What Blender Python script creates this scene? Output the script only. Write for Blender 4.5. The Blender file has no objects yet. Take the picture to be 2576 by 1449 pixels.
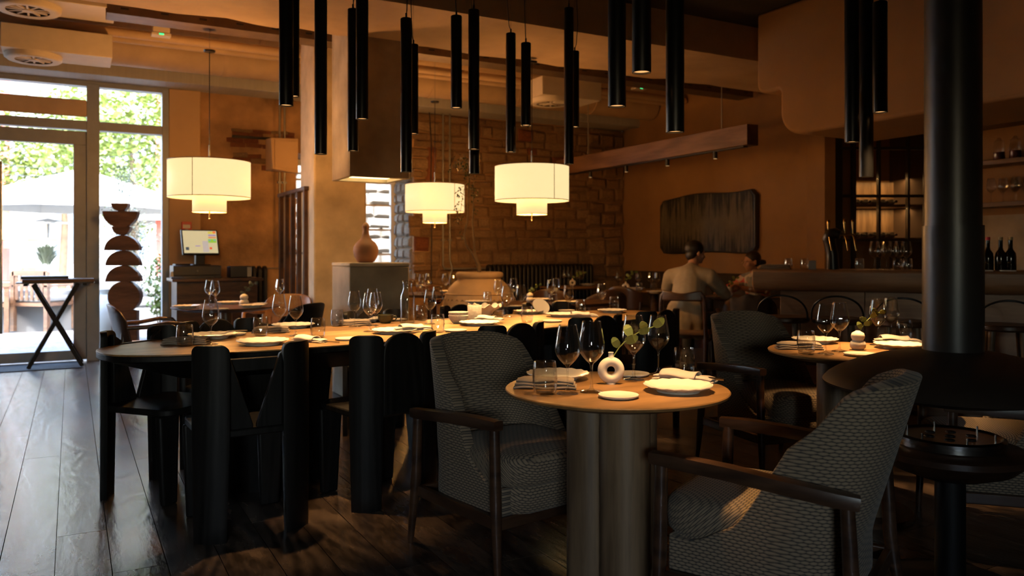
import bpy, bmesh, math, random
from mathutils import Vector, Matrix
rnd = random.Random(7)
PI = math.pi
SC = bpy.context.scene
COL = SC.collection

# ------------------------------------------------------------------ camera
CAMH, FPX, HY = 1.2, 2000.0, 640.0
cd = bpy.data.cameras.new('camera'); cam = bpy.data.objects.new('camera', cd); COL.objects.link(cam)
cam.location = (0, 0, CAMH); cam.rotation_euler = (PI/2, 0, 0)
cd.sensor_width = 36.0; cd.lens = FPX/2576*36.0; cd.shift_y = -(724.5-HY)/2576
cd.clip_start = 0.05; cd.clip_end = 300
cd.dof.use_dof = True; cd.dof.focus_distance = 3.1; cd.dof.aperture_fstop = 3.2
SC.camera = cam
# ------------------------------------------------------------------ world, sun, exposure
w = bpy.data.worlds.new('sky'); SC.world = w; w.use_nodes = True
nt = w.node_tree; bg = nt.nodes['Background']
sk = nt.nodes.new('ShaderNodeTexSky'); sk.sky_type = 'NISHITA'; sk.sun_disc = False
sk.sun_elevation = math.radians(48); sk.sun_rotation = math.radians(150); sk.air_density = 1.3; sk.dust_density = 2.0
nt.links.new(sk.outputs[0], bg.inputs[0]); bg.inputs[1].default_value = 5.6
sl = bpy.data.lights.new('sun', 'SUN'); sl.energy = 16.0; sl.angle = math.radians(1.0); sl.color = (1, .97, .93)
so = bpy.data.objects.new('sun', sl); COL.objects.link(so)
TH = math.radians(29.0)                      # the room is turned 29 degrees from the view axis
CT, ST = math.cos(TH), math.sin(TH)
so.rotation_euler = Vector((-.52*ST + .35*CT, .52*CT + .35*ST, -1.0)).to_track_quat('-Z', 'Y').to_euler()
SC.view_settings.view_transform = 'Standard'; SC.view_settings.look = 'None'
SC.view_settings.gamma = 1.0; SC.view_settings.use_curve_mapping = False
SC.view_settings.exposure = 0.0
SC.cycles.transparent_max_bounces = 20
SC.cycles.max_bounces = 5; SC.cycles.diffuse_bounces = 3; SC.cycles.glossy_bounces = 3
SC.cycles.use_adaptive_sampling = True; SC.cycles.adaptive_threshold = .1; SC.cycles.adaptive_min_samples = 16
SC.cycles.caustics_reflective = False; SC.cycles.caustics_refractive = False
SC.cycles.sample_clamp_indirect = 3.0
# ------------------------------------------------------------------ coordinates
def G(px, py, z=0.0):                        # where the sight line meets the level z
    d = (CAMH-z)*FPX/(py-HY); return ((px-1288)/FPX*d, d)
def P(px, py, d): return Vector(((px-1288)/FPX*d, d, CAMH-(py-HY)/FPX*d))
def RM(B, A, z=0.0): return Vector((B*CT-A*ST, B*ST+A*CT, z))   # room axes: B along the facade, A away from the camera along the planks
def face(dx, dy): return math.atan2(dy, dx)-PI/2                # z rotation that turns local +Y to (dx, dy)
# ------------------------------------------------------------------ materials
MATS = {}
def newmat(name):
    m = bpy.data.materials.new(name); m.use_nodes = True; MATS[name] = m
    return m, m.node_tree, m.node_tree.nodes['Principled BSDF']
def srgb(r, g, b):
    f = lambda c: (c/255/12.92) if c/255 <= .04045 else ((c/255+.055)/1.055)**2.4
    return (f(r), f(g), f(b), 1)
def coords(nt, scale=(1, 1, 1), src='Object', rand=True):
    tc = nt.nodes.new('ShaderNodeTexCoord'); mp = nt.nodes.new('ShaderNodeMapping')
    mp.inputs['Scale'].default_value = scale
    if rand and src == 'Object':
        oi = nt.nodes.new('ShaderNodeObjectInfo'); mu = nt.nodes.new('ShaderNodeVectorMath'); mu.operation = 'SCALE'
        cb = nt.nodes.new('ShaderNodeCombineXYZ')
        for i in range(3): nt.links.new(oi.outputs['Random'], cb.inputs[i])
        nt.links.new(cb.outputs[0], mu.inputs[0]); mu.inputs['Scale'].default_value = 37.0
        ad = nt.nodes.new('ShaderNodeVectorMath'); ad.operation = 'ADD'
        nt.links.new(tc.outputs['Object'], ad.inputs[0]); nt.links.new(mu.outputs[0], ad.inputs[1])
        nt.links.new(ad.outputs[0], mp.inputs[0])
    else: nt.links.new(tc.outputs[src], mp.inputs[0])
    return mp.outputs[0]
def noise(nt, vec, scale, detail=4, rough=.55, dist=0):
    n = nt.nodes.new('ShaderNodeTexNoise'); n.inputs['Scale'].default_value = scale; n.inputs['Detail'].default_value = detail
    n.inputs['Roughness'].default_value = rough; n.inputs['Distortion'].default_value = dist
    nt.links.new(vec, n.inputs['Vector']); return n.outputs['Fac']
def ramp(nt, fac, stops):
    r = nt.nodes.new('ShaderNodeValToRGB'); e = r.color_ramp.elements
    while len(e) < len(stops): e.new(.5)
    for i, (p, c) in enumerate(stops): e[i].position = p; e[i].color = c if len(c) == 4 else (*c, 1)
    nt.links.new(fac, r.inputs[0]); return r.outputs[0]
def bump(nt, bs, h, strength=.3, dist=.01):
    b = nt.nodes.new('ShaderNodeBump'); b.inputs['Strength'].default_value = strength; b.inputs['Distance'].default_value = dist
    nt.links.new(h, b.inputs['Height']); nt.links.new(b.outputs[0], bs.inputs['Normal'])
def mul(nt, a, v):
    m = nt.nodes.new('ShaderNodeMath'); m.operation = 'MULTIPLY'; nt.links.new(a, m.inputs[0]); m.inputs[1].default_value = v; return m.outputs[0]
def M(name, c, rough=.5, metal=0, var=0.25, scale=8, bmp=0, bdist=.004, spec=.5, stretch=(1, 1, 1), ns=None):
    m, nt, bs = newmat(name)
    v = coords(nt, stretch); f = noise(nt, v, scale)
    lo = tuple(max(0, x*(1-var)) for x in c[:3]); hi = tuple(min(1, x*(1+var)) for x in c[:3])
    nt.links.new(ramp(nt, f, [(.3, lo), (.7, hi)]), bs.inputs['Base Color'])
    bs.inputs['Roughness'].default_value = rough; bs.inputs['Metallic'].default_value = metal
    bs.inputs['Specular IOR Level'].default_value = spec
    if bmp: bump(nt, bs, noise(nt, v, ns or scale*3, 6), bmp, bdist)
    return m
def WOOD(name, dark, light, rough=.4, lines=26, nscale=2.2, stretch=(1, .12, 1), bmp=.12, spec=.5, rvar=0):
    """grain as the level lines of a stretched noise field; the long axis is the one with the small stretch"""
    m, nt, bs = newmat(name)
    v = coords(nt, stretch); f = noise(nt, v, nscale, 2, .5, .3)
    s = nt.nodes.new('ShaderNodeMath'); s.operation = 'SINE'; nt.links.new(mul(nt, f, lines*6.283), s.inputs[0])
    fine = noise(nt, coords(nt, tuple(x*1.0 for x in stretch)), nscale*22, 3)
    mx = nt.nodes.new('ShaderNodeMath'); mx.operation = 'MULTIPLY_ADD'
    nt.links.new(s.outputs[0], mx.inputs[0]); mx.inputs[1].default_value = .22; nt.links.new(fine, mx.inputs[2])
    col = ramp(nt, mx.outputs[0], [(.2, dark), (.8, light)])
    if rvar:
        oi = nt.nodes.new('ShaderNodeObjectInfo')
        hs = nt.nodes.new('ShaderNodeHueSaturation')
        mr = nt.nodes.new('ShaderNodeMapRange'); mr.inputs['To Min'].default_value = 1-rvar; mr.inputs['To Max'].default_value = 1+rvar
        nt.links.new(oi.outputs['Random'], mr.inputs['Value']); nt.links.new(mr.outputs[0], hs.inputs['Value'])
        nt.links.new(col, hs.inputs['Color']); col = hs.outputs[0]
    nt.links.new(col, bs.inputs['Base Color'])
    bs.inputs['Roughness'].default_value = rough; bs.inputs['Specular IOR Level'].default_value = spec
    if bmp: bump(nt, bs, mx.outputs[0], min(1, bmp), .0015 if bmp < .6 else .002)
    return m
def EMIT(name, c, s):
    m, nt, bs = newmat(name); bs.inputs['Base Color'].default_value = (*c, 1)
    bs.inputs['Emission Color'].default_value = (*c, 1); bs.inputs['Emission Strength'].default_value = s
    nt.links.new(ramp(nt, noise(nt, coords(nt, rand=False), 30), [(.3, tuple(x*.94 for x in c)), (.7, c)]), bs.inputs['Emission Color'])
    return m
def GLASS(name, tint=(.97, .98, .98), ior=1.45, rough=.015, gain=1.0):
    """thin clear glass: what is not mirrored goes straight through"""
    m = bpy.data.materials.new(name); m.use_nodes = True; MATS[name] = m; nt = m.node_tree
    nt.nodes.remove(nt.nodes['Principled BSDF']); out = nt.nodes['Material Output']
    t = nt.nodes.new('ShaderNodeBsdfTransparent'); t.inputs[0].default_value = (*tint, 1)
    g = nt.nodes.new('ShaderNodeBsdfGlossy'); g.inputs['Roughness'].default_value = rough; g.inputs['Color'].default_value = (1, 1, 1, 1)
    lw = nt.nodes.new('ShaderNodeLayerWeight'); lw.inputs[0].default_value = .5
    pw_ = nt.nodes.new('ShaderNodeMath'); pw_.operation = 'POWER'; nt.links.new(lw.outputs['Facing'], pw_.inputs[0]); pw_.inputs[1].default_value = 3.0
    k = nt.nodes.new('ShaderNodeMath'); k.operation = 'MULTIPLY_ADD'; k.use_clamp = True
    nt.links.new(pw_.outputs[0], k.inputs[0]); k.inputs[1].default_value = .80*gain; k.inputs[2].default_value = ((ior-1)/(ior+1))**2*gain
    x = nt.nodes.new('ShaderNodeMixShader'); nt.links.new(k.outputs[0], x.inputs[0]); nt.links.new(t.outputs[0], x.inputs[1]); nt.links.new(g.outputs[0], x.inputs[2])
    nt.links.new(x.outputs[0], out.inputs[0]); return m

WOOD('oak_floor', (.026, .018, .014), (.125, .088, .064), .27, lines=13, nscale=1.9, stretch=(1, .26, 1), bmp=.62, spec=.8, rvar=.2)
WOOD('oak_top', (.21, .115, .042), (.36, .20, .078), .42, lines=7, nscale=2.6, stretch=(.16, 1, 1), bmp=.08)
WOOD('oak_round', (.19, .10, .036), (.30, .16, .060), .42, lines=7, nscale=2.6, stretch=(.16, 1, 1), bmp=.06)
WOOD('oak_leg', (.12, .075, .042), (.24, .155, .088), .45, lines=10, nscale=3, stretch=(1, 1, .08), bmp=.1)
WOOD('black_wood', (.004, .0038, .0036), (.011, .010, .0095), .52, lines=18, nscale=3, stretch=(1, 1, .07), bmp=.25, spec=.22)
WOOD('walnut', (.030, .014, .008), (.075, .036, .019), .33, lines=8, nscale=3, stretch=(.2, .2, 1), bmp=.05)
WOOD('brown_wood', (.045, .021, .011), (.11, .052, .026), .36, lines=8, nscale=3, stretch=(.2, 1, .3), bmp=.05)
WOOD('amber_wood', (.16, .070, .025), (.30, .14, .05), .38, lines=8, nscale=3, stretch=(.2, 1, .3), bmp=.05)
WOOD('bar_wood', (.24, .12, .06), (.38, .20, .10), .42, lines=7, nscale=2, stretch=(.1, .3, 1), bmp=.05)
WOOD('beam_wood', (.10, .050, .030), (.18, .095, .058), .5, lines=7, nscale=2, stretch=(1, .1, 1), bmp=.05)
WOOD('totem_wood', (.085, .042, .028), (.17, .088, .056), .5, lines=8, nscale=3, stretch=(.15, 1, 1), bmp=.06)
WOOD('deck_wood', (.10, .075, .062), (.17, .135, .115), .7, lines=6, nscale=2, stretch=(1, .15, 1), bmp=.1, rvar=.15)
WOOD('teak', (.07, .033, .017), (.13, .065, .033), .55, lines=8, nscale=3, stretch=(.2, 1, 1), bmp=.05)
M('plaster', (.28, .152, .064), .85, var=.10, scale=2.2, bmp=.15, bdist=.006)
M('plaster_canopy', (.34, .185, .075), .85, var=.10, scale=1.6, bmp=.15, bdist=.006)
M('plaster_beige', (.50, .32, .17), .8, var=.06, scale=2)
M('old_wall', (.33, .185, .085), .9, var=.48, scale=2.4, bmp=.8, bdist=.03, ns=9)
M('mortar', (.30, .18, .09), .95, var=.35, scale=5, bmp=.8, bdist=.02)
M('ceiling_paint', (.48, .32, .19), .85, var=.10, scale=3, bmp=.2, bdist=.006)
M('beam_plaster', (.48, .32, .18), .85, var=.14, scale=2.4, bmp=.3, bdist=.01)
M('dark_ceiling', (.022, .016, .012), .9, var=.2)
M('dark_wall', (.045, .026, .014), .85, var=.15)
M('concrete', (.33, .265, .19), .8, var=.28, scale=3.2, bmp=.25, bdist=.006)
M('concrete_light', (.54, .43, .30), .8, var=.22, scale=3.5, bmp=.25, bdist=.006)
M('white_paint', (.60, .50, .38), .6, var=.05)
M('window_white', (.72, .72, .70), .5, var=.04)
M('alu_frame', (.27, .28, .30), .45, metal=.2, var=.08)
M('duct_paint', (.47, .32, .19), .6, var=.10, scale=4)
M('grey_soffit', (.40, .37, .34), .7, var=.06, stretch=(30, 1, 1), scale=1)
M('tray_metal', (.13, .085, .05), .55, metal=.5, var=.2)
M('black_metal', (.006, .006, .0068), .34, metal=.0, var=.1, spec=.6)
M('stove_metal', (.020, .017, .015), .38, metal=.0, var=.12, spec=.45)
M('hood_metal', (.032, .022, .016), .45, metal=.2, var=.12, spec=.4)
M('black_iron', (.010, .009, .009), .45, var=.2)
M('steel', (.35, .34, .32), .25, metal=1, var=.1)
M('cutlery_steel', (.6, .58, .55), .2, metal=1, var=.05)
M('brass', (.60, .36, .12), .22, metal=1, var=.1)
M('conduit', (.32, .30, .27), .45, metal=.7, var=.1)
M('black_plastic', (.012, .012, .013), .4, var=.1)
M('dark_fabric', (.030, .020, .014), .9, var=.25, scale=20, bmp=.2)
M('leather', (.055, .026, .015), .30, var=.2, scale=14, bmp=.1, spec=.6)
M('seat_tan', (.16, .095, .055), .75, var=.12, scale=20)
M('seat_white', (.62, .56, .52), .8, var=.06)
M('porcelain', (.78, .72, .62), .22, var=.04, spec=.5)
M('matt_ceramic', (.74, .66, .56), .6, var=.05, bmp=.05)
M('stone_ceramic', (.70, .64, .54), .8, var=.14, scale=60, bmp=.8, bdist=.004, ns=90)
M('green_ceramic', (.055, .055, .022), .4, var=.15)
M('napkin_linen', (.60, .53, .46), .85, var=.06, bmp=.12, scale=30)
M('napkin_grey', (.27, .215, .17), .88, var=.08, bmp=.12, scale=30)
M('terracotta', (.33, .15, .075), .65, var=.18, scale=5, bmp=.15)
M('clay_pot', (.40, .28, .17), .8, var=.12, scale=6, bmp=.2, bdist=.004)
M('leaf_green', (.13, .17, .035), .5, var=.25)
M('leaf_dark', (.030, .050, .014), .5, var=.35)
M('leaf_bright', (.14, .185, .035), .55, var=.35)
M('leaf_olive', (.085, .10, .065), .55, var=.35)
M('bark', (.10, .065, .035), .8, var=.3, bmp=.4)
M('red_plastic', (.55, .06, .035), .4, var=.08)
M('paper', (.7, .65, .58), .7, var=.03)
M('canvas_white', (.40, .40, .395), .8, var=.04)
M('canvas_yellow', (.42, .31, .15), .8, var=.06)
M('ext_wall', (.12, .125, .135), .8, var=.12, scale=1.2)
M('ext_white', (.24, .245, .25), .8, var=.05, scale=1)
M('ext_red', (.62, .10, .08), .6, var=.1)
M('ext_stone', (.20, .19, .175), .9, var=.22, scale=3, bmp=.6, bdist=.03)
M('ext_window', (.08, .10, .13), .15, var=.2)
M('cushion_grey', (.17, .17, .17), .9, var=.08)
M('skin', (.42, .215, .135), .5, var=.08)
M('hair_dark', (.010, .006, .004), .5, var=.3, scale=40, stretch=(1, 1, .2))
M('hair_brown', (.022, .010, .006), .5, var=.3, scale=40, stretch=(1, 1, .2))
M('jacket', (.33, .265, .185), .9, var=.12, scale=14, bmp=.2)
M('denim', (.035, .042, .06), .9, var=.25)
M('spices_red', (.10, .02, .01), .7, var=.4, scale=60)
M('doormat', (.03, .03, .033), .95, var=.3, scale=40)
M('red_foil', (.65, .04, .08), .35, var=.05)
M('gold_foil', (.40, .31, .16), .4, metal=.5, var=.05)
M('bottle_glass', (.006, .005, .004), .12, var=.1, spec=.6)
GLASS('glass', (.95, .955, .95), 1.5, .02, gain=1.5); GLASS('pane', (.985, .99, .99), 1.35, .0); GLASS('water', (.93, .93, .92), 1.33, .01)
GLASS('red_wine', (.42, .015, .02), 1.33, .01)
EMIT('shade', (1.0, .76, .37), 1.08)
EMIT('shade_small', (1.0, .72, .33), .95)
EMIT('bulb', (1.0, .62, .25), 9.0)
EMIT('tube_glow', (1.0, .60, .24), .8)
EMIT('panel_glow', (1.0, .74, .32), 4.5)
EMIT('led_green', (.05, 1.0, .30), 1.6)
EMIT('cellar_glow', (1.0, .50, .12), 1.1)
EMIT('screen_page', (.60, .58, .36), .75)
for nm, c in (('screen_lilac', (.36, .30, .52)), ('screen_orange', (.70, .30, .12)), ('screen_green', (.30, .60, .06)), ('screen_blue', (.12, .33, .62)),
              ('screen_red', (.85, .10, .03)), ('screen_grey', (.52, .51, .50)), ('screen_dark', (.06, .08, .10)), ('screen_yellow', (.62, .60, .10))): EMIT(nm, c, .7)
# stone with a colour of its own per piece
def stone_mat(name, stops):
    m, nt, bs = newmat(name); oi = nt.nodes.new('ShaderNodeObjectInfo'); v = coords(nt)
    a = ramp(nt, oi.outputs['Random'], stops); f = noise(nt, v, 7, 6, .65)
    mx = nt.nodes.new('ShaderNodeMix'); mx.data_type = 'RGBA'; mx.blend_type = 'MULTIPLY'; mx.inputs['Factor'].default_value = .75
    nt.links.new(a, mx.inputs['A']); nt.links.new(ramp(nt, f, [(.3, (.5, .47, .42)), (.7, (1.15, 1.12, 1.08))]), mx.inputs['B'])
    nt.links.new(mx.outputs['Result'], bs.inputs['Base Color']); bs.inputs['Roughness'].default_value = .92
    bump(nt, bs, noise(nt, v, 16, 8, .7), .9, .03)
stone_mat('stone', [(0, (.36, .215, .11)), (.35, (.47, .29, .15)), (.7, (.40, .25, .135)), (1, (.55, .36, .20))])
stone_mat('brick', [(0, (.30, .10, .045)), (1, (.38, .15, .07))])
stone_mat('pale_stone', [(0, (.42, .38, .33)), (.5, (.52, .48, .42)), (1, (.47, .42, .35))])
# woven upholstery: long offset cells with dark joints
def weave(name, light, dark, joint):
    m, nt, bs = newmat(name); v = coords(nt, src='UV')
    def mt(op, x, y=None, z=None):
        n = nt.nodes.new('ShaderNodeMath'); n.operation = op
        for k, q in enumerate((x, y, z)):
            if q is None: continue
            if isinstance(q, (int, float)): n.inputs[k].default_value = q
            else: nt.links.new(q, n.inputs[k])
        return n.outputs[0]
    sp = nt.nodes.new('ShaderNodeSeparateXYZ'); nt.links.new(v, sp.inputs[0])
    r = mt('MULTIPLY', sp.outputs[1], 1/.0098); row = mt('FLOOR', r)
    ph = mt('MULTIPLY_ADD', row, .5, mt('MULTIPLY', sp.outputs[0], 1/.0215))
    tri = mt('MULTIPLY', mt('ABSOLUTE', mt('SUBTRACT', mt('FRACT', ph), .5)), 2.0)
    vv = mt('MULTIPLY', mt('ABSOLUTE', mt('SUBTRACT', mt('FRACT', r), .5)), 2.0)
    cell = mt('MULTIPLY_ADD', mt('POWER', tri, 2.0), .55, mt('MULTIPLY', vv, .75))
    wob = mt('MULTIPLY_ADD', noise(nt, v, 260, 2), .3, cell)
    nt.links.new(ramp(nt, wob, [(.35, light), (.75, dark), (1.0, joint)]), bs.inputs['Base Color']); bs.inputs['Roughness'].default_value = .95
    bs.inputs['Sheen Weight'].default_value = .1
    bump(nt, bs, mt('SUBTRACT', 1.0, cell), .4, .002)
weave('weave', (.29, .215, .142, 1), (.20, .148, .10, 1), (.050, .044, .040, 1))
# painting: dark drips over a grey-brown ground
def painting_mat():
    m, nt, bs = newmat('painting'); v = coords(nt, (1, 1, 1), rand=False)
    st = coords(nt, (14, 1, .9), rand=False); n1 = noise(nt, st, 1.6, 5, .7); n2 = noise(nt, v, 3, 5, .7)
    g = nt.nodes.new('ShaderNodeSeparateXYZ'); nt.links.new(v, g.inputs[0])
    ab = nt.nodes.new('ShaderNodeMath'); ab.operation = 'ABSOLUTE'; nt.links.new(g.outputs['Z'], ab.inputs[0])
    s = nt.nodes.new('ShaderNodeMath'); s.operation = 'SUBTRACT'; nt.links.new(n1, s.inputs[0]); nt.links.new(mul(nt, ab.outputs[0], .55), s.inputs[1])
    c1 = ramp(nt, s.outputs[0], [(.29, (.006, .006, .007)), (.42, (.115, .095, .066))])
    mx = nt.nodes.new('ShaderNodeMix'); mx.data_type = 'RGBA'; mx.blend_type = 'MULTIPLY'; mx.inputs['Factor'].default_value = .8
    nt.links.new(c1, mx.inputs['A']); nt.links.new(ramp(nt, n2, [(.3, (.45, .45, .45)), (.7, (1.1, 1.1, 1.1))]), mx.inputs['B'])
    nt.links.new(mx.outputs['Result'], bs.inputs['Base Color']); bs.inputs['Roughness'].default_value = .55
painting_mat()
def floral_mat():
    m, nt, bs = newmat('floral'); v = coords(nt, rand=False)
    vo = nt.nodes.new('ShaderNodeTexVoronoi'); vo.inputs['Scale'].default_value = 18; nt.links.new(v, vo.inputs['Vector'])
    sp = nt.nodes.new('ShaderNodeSeparateColor'); nt.links.new(vo.outputs['Color'], sp.inputs[0])
    nt.links.new(ramp(nt, sp.outputs[0], [(0, (.55, .50, .45)), (.35, (.10, .12, .16)), (.6, (.55, .50, .46)), (.85, (.55, .05, .06))]), bs.inputs['Base Color'])
    bs.inputs['Roughness'].default_value = .85
floral_mat()

# ------------------------------------------------------------------ mesh building
class MB:
    def __init__(s): s.v = []; s.f = []; s.uv = {}
    def add(s, vs, fs, mat=None):
        o = len(s.v)
        if mat is not None: vs = [mat @ Vector(p) for p in vs]
        s.v += [tuple(p) for p in vs]; s.f += [tuple(i+o for i in f) for f in fs]; return s
    def box(s, x0, x1, y0, y1, z0, z1, mat=None):
        vs = [(x, y, z) for z in (z0, z1) for y in (y0, y1) for x in (x0, x1)]
        return s.add(vs, [(0, 2, 3, 1), (4, 5, 7, 6), (0, 1, 5, 4), (2, 6, 7, 3), (0, 4, 6, 2), (1, 3, 7, 5)], mat)
    def prism(s, pts, z0, z1, mat=None):                       # outline in x,y, counter-clockwise
        n = len(pts); vs = [(x, y, z0) for x, y in pts]+[(x, y, z1) for x, y in pts]
        return s.add(vs, [tuple(range(n))[::-1], tuple(range(n, 2*n))]+[(i, (i+1) % n, n+(i+1) % n, n+i) for i in range(n)], mat)
    def slab(s, pts, y0, y1, mat=None):                        # outline in x,z, extruded along y
        n = len(pts); vs = [(x, y0, z) for x, z in pts]+[(x, y1, z) for x, z in pts]
        return s.add(vs, [tuple(range(n)), tuple(range(n, 2*n))[::-1]]+[(i, n+i, n+(i+1) % n, (i+1) % n) for i in range(n)], mat)
    def lathe(s, prof, n=24, mat=None, mod=None, close=False):
        vs = []; fs = []; m = len(prof)
        for i in range(n):
            a = 2*PI*i/n
            for j, (r, z) in enumerate(prof):
                k, dz = mod(a, r, z, j) if mod else (1, 0)
                vs.append((r*k*math.cos(a), r*k*math.sin(a), z+dz))
        for i in range(n):
            i2 = (i+1) % n
            for j in range(m-1): fs.append((i*m+j, i2*m+j, i2*m+j+1, i*m+j+1))
        if close:
            if prof[0][0] > 1e-5: fs.append(tuple(i*m for i in range(n))[::-1])
            if prof[-1][0] > 1e-5: fs.append(tuple(i*m+m-1 for i in range(n)))
        return s.add(vs, fs, mat)
    def tube(s, pts, r, n=10, mat=None, cap=True, flat=None):
        """flat=(width, height): a bar with a flat section that stays level"""
        pts = [Vector(p) for p in pts]; R = r if isinstance(r, (list, tuple)) else [r]*len(pts)
        vs = []; up = None
        for i, p in enumerate(pts):
            t = (pts[min(i+1, len(pts)-1)]-pts[max(i-1, 0)]).normalized()
            if flat: side = t.cross(Vector((0, 0, 1))).normalized()
            elif up is None: side = t.cross(Vector((0, 0, 1)) if abs(t.z) < .9 else Vector((1, 0, 0))).normalized()
            else: side = (t.cross(up)).normalized()
            up = side.cross(t).normalized()
            for k in range(n):
                a = 2*PI*k/n; c, d = math.cos(a), math.sin(a)
                if flat:
                    q = 7.0; den = (abs(c)**q+abs(d)**q)**(1/q)
                    vs.append(p+side*(c/den*flat[0]/2*R[i])+up*(d/den*flat[1]/2*R[i]))
                else: vs.append(p+side*(c*R[i])+up*(d*R[i]))
        m = len(pts); fs = [(i*n+k, i*n+(k+1) % n, (i+1)*n+(k+1) % n, (i+1)*n+k) for i in range(m-1) for k in range(n)]
        if cap: fs += [tuple(range(n))[::-1], tuple(range((m-1)*n, m*n))]
        return s.add(vs, fs, mat)
    def ball(s, c, r, n=12, m=8, sx=1, sy=1, sz=1, e=1.0):
        c = Vector(c); vs = [c+Vector((0, 0, -r*sz))]; sg = lambda x: math.copysign(abs(x)**e, x)
        for j in range(1, m):
            b = -PI/2+PI*j/m
            for i in range(n):
                a = 2*PI*i/n
                vs.append(c+Vector((r*sx*sg(math.cos(b))*sg(math.cos(a)), r*sy*sg(math.cos(b))*sg(math.sin(a)), r*sz*sg(math.sin(b)))))
        vs.append(c+Vector((0, 0, r*sz))); k = len(vs)-1; fs = []
        for i in range(n):
            i2 = (i+1) % n; fs.append((0, 1+i2, 1+i)); fs.append((k, 1+(m-2)*n+i, 1+(m-2)*n+i2))
            for j in range(m-2): fs.append((1+j*n+i, 1+j*n+i2, 1+(j+1)*n+i2, 1+(j+1)*n+i))
        return s.add(vs, fs)
    def grid(s, fn, nu, nv, uvf=None):
        o = len(s.v); vs = [fn(i/nu, j/nv) for i in range(nu+1) for j in range(nv+1)]
        if uvf:
            for i in range(nu+1):
                for j in range(nv+1): s.uv[o+i*(nv+1)+j] = uvf(i/nu, j/nv)
        return s.add(vs, [(i*(nv+1)+j, (i+1)*(nv+1)+j, (i+1)*(nv+1)+j+1, i*(nv+1)+j+1) for i in range(nu) for j in range(nv)])
    def leaf(s, base, direction, length, width, up=(0, 0, 1), bend=.15):
        d = Vector(direction).normalized(); sd = d.cross(Vector(up))
        sd = sd.normalized() if sd.length > .01 else Vector((1, 0, 0)); u = sd.cross(d); b = Vector(base)
        q = [b, b+d*length*.35+sd*width/2+u*length*bend*.4, b+d*length*.35-sd*width/2+u*length*bend*.4, b+d*length*.75+sd*width*.38+u*length*bend*.3, b+d*length*.75-sd*width*.38+u*length*bend*.3, b+d*length]
        return s.add(q, [(0, 1, 2), (2, 1, 3, 4), (4, 3, 5)])
    def mesh(s, name, mat, smooth=None, uvf=None, weld=False):
        me = bpy.data.meshes.new(name); me.from_pydata(s.v, [], s.f)
        if s.uv or uvf:
            l = me.uv_layers.new(name='UVMap')
            for lp in me.loops:
                vi = lp.vertex_index
                l.data[lp.index].uv = s.uv[vi] if vi in s.uv else uvf(s.v[vi])
        bm = bmesh.new(); bm.from_mesh(me)
        if weld: bmesh.ops.remove_doubles(bm, verts=bm.verts, dist=1e-5)
        bmesh.ops.recalc_face_normals(bm, faces=bm.faces); bm.to_mesh(me); bm.free()
        me.materials.append(MATS[mat])
        if smooth is not None:
            me.shade_smooth()
            if smooth < 179: me.set_sharp_from_angle(angle=math.radians(smooth))
        me.update(); return me
    def build(s, name, mat, parent=None, loc=(0, 0, 0), rotz=0, smooth=None, bevel=0, seg=2, subsurf=0, solid=0, soff=-1, uvf=None, weld=False):
        o = bpy.data.objects.new(name, s.mesh(name, mat, smooth, uvf, weld)); COL.objects.link(o)
        o.location = loc; o.rotation_euler = (0, 0, rotz)
        if parent: o.parent = parent
        if solid:
            k = o.modifiers.new('solid', 'SOLIDIFY'); k.thickness = solid; k.offset = soff
        if bevel:
            k = o.modifiers.new('bevel', 'BEVEL'); k.width = bevel; k.segments = seg; k.limit_method = 'ANGLE'; k.angle_limit = math.radians(40)
            if smooth is None: o.data.shade_smooth(); o.data.set_sharp_from_angle(angle=math.radians(45))
        if subsurf:
            k = o.modifiers.new('sub', 'SUBSURF'); k.levels = subsurf; k.render_levels = subsurf
        return o
def tag(o, label, cat, group=None):
    o['label'] = label; o['category'] = cat
    if group: o['group'] = group
    return o
def thing(name, label, cat, loc=(0, 0, 0), rotz=0, group=None):
    o = bpy.data.objects.new(name, None); COL.objects.link(o); o.empty_display_size = .1
    o.location = loc; o.rotation_euler = (0, 0, rotz); return tag(o, label, cat, group)
def struct(o, label=None):
    o['kind'] = 'structure'
    if label: o['label'] = label
    return o
def kids(o): return [c for c in bpy.data.objects if c.parent is o]
CHILD = {}
def tree(root):                                            # remember a thing with its parts so that it can be copied
    ks = kids(root); CHILD[root.name] = [(k, kids(k)) for k in ks]; return root
def dup(root, loc, rotz, label, group=None, scale=1):
    r = root.copy(); COL.objects.link(r); r.location = loc; r.rotation_euler = (0, 0, rotz); r['label'] = label
    if group: r['group'] = group
    if scale != 1: r.scale = (scale,)*3
    for k, subs in CHILD.get(root.name, []):
        c = k.copy(); COL.objects.link(c); c.parent = r
        for g in subs:
            d = g.copy(); COL.objects.link(d); d.parent = c
    return r
class Kind:
    """a kind of thing: the first placing makes it, the later ones copy it"""
    def __init__(s, maker): s.maker = maker; s.root = None
    def put(s, loc, rotz, label, group=None, scale=1):
        if len(loc) == 2: loc = (*loc, 0)
        if s.root is None:
            s.root = s.maker(); tree(s.root); r = s.root; r.location = loc; r.rotation_euler = (0, 0, rotz); r['label'] = label
            if group: r['group'] = group
            if scale != 1: r.scale = (scale,)*3
            return r
        return dup(s.root, loc, rotz, label, group, scale)
def rrect(w, d, r, n=5, cx=0, cy=0):
    p = []
    for (sx, sy, a0) in ((1, 1, 0), (-1, 1, 90), (-1, -1, 180), (1, -1, 270)):
        for i in range(n+1):
            a = math.radians(a0+90*i/n); p.append((cx+sx*(w/2-r)+r*math.cos(a), cy+sy*(d/2-r)+r*math.sin(a)))
    return p
def superell(a, b, p, n=72):
    sg = lambda x, e: math.copysign(abs(x)**e, x)
    return [(a*sg(math.cos(2*PI*i/n), 2/p), b*sg(math.sin(2*PI*i/n), 2/p)) for i in range(n)]
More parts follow.
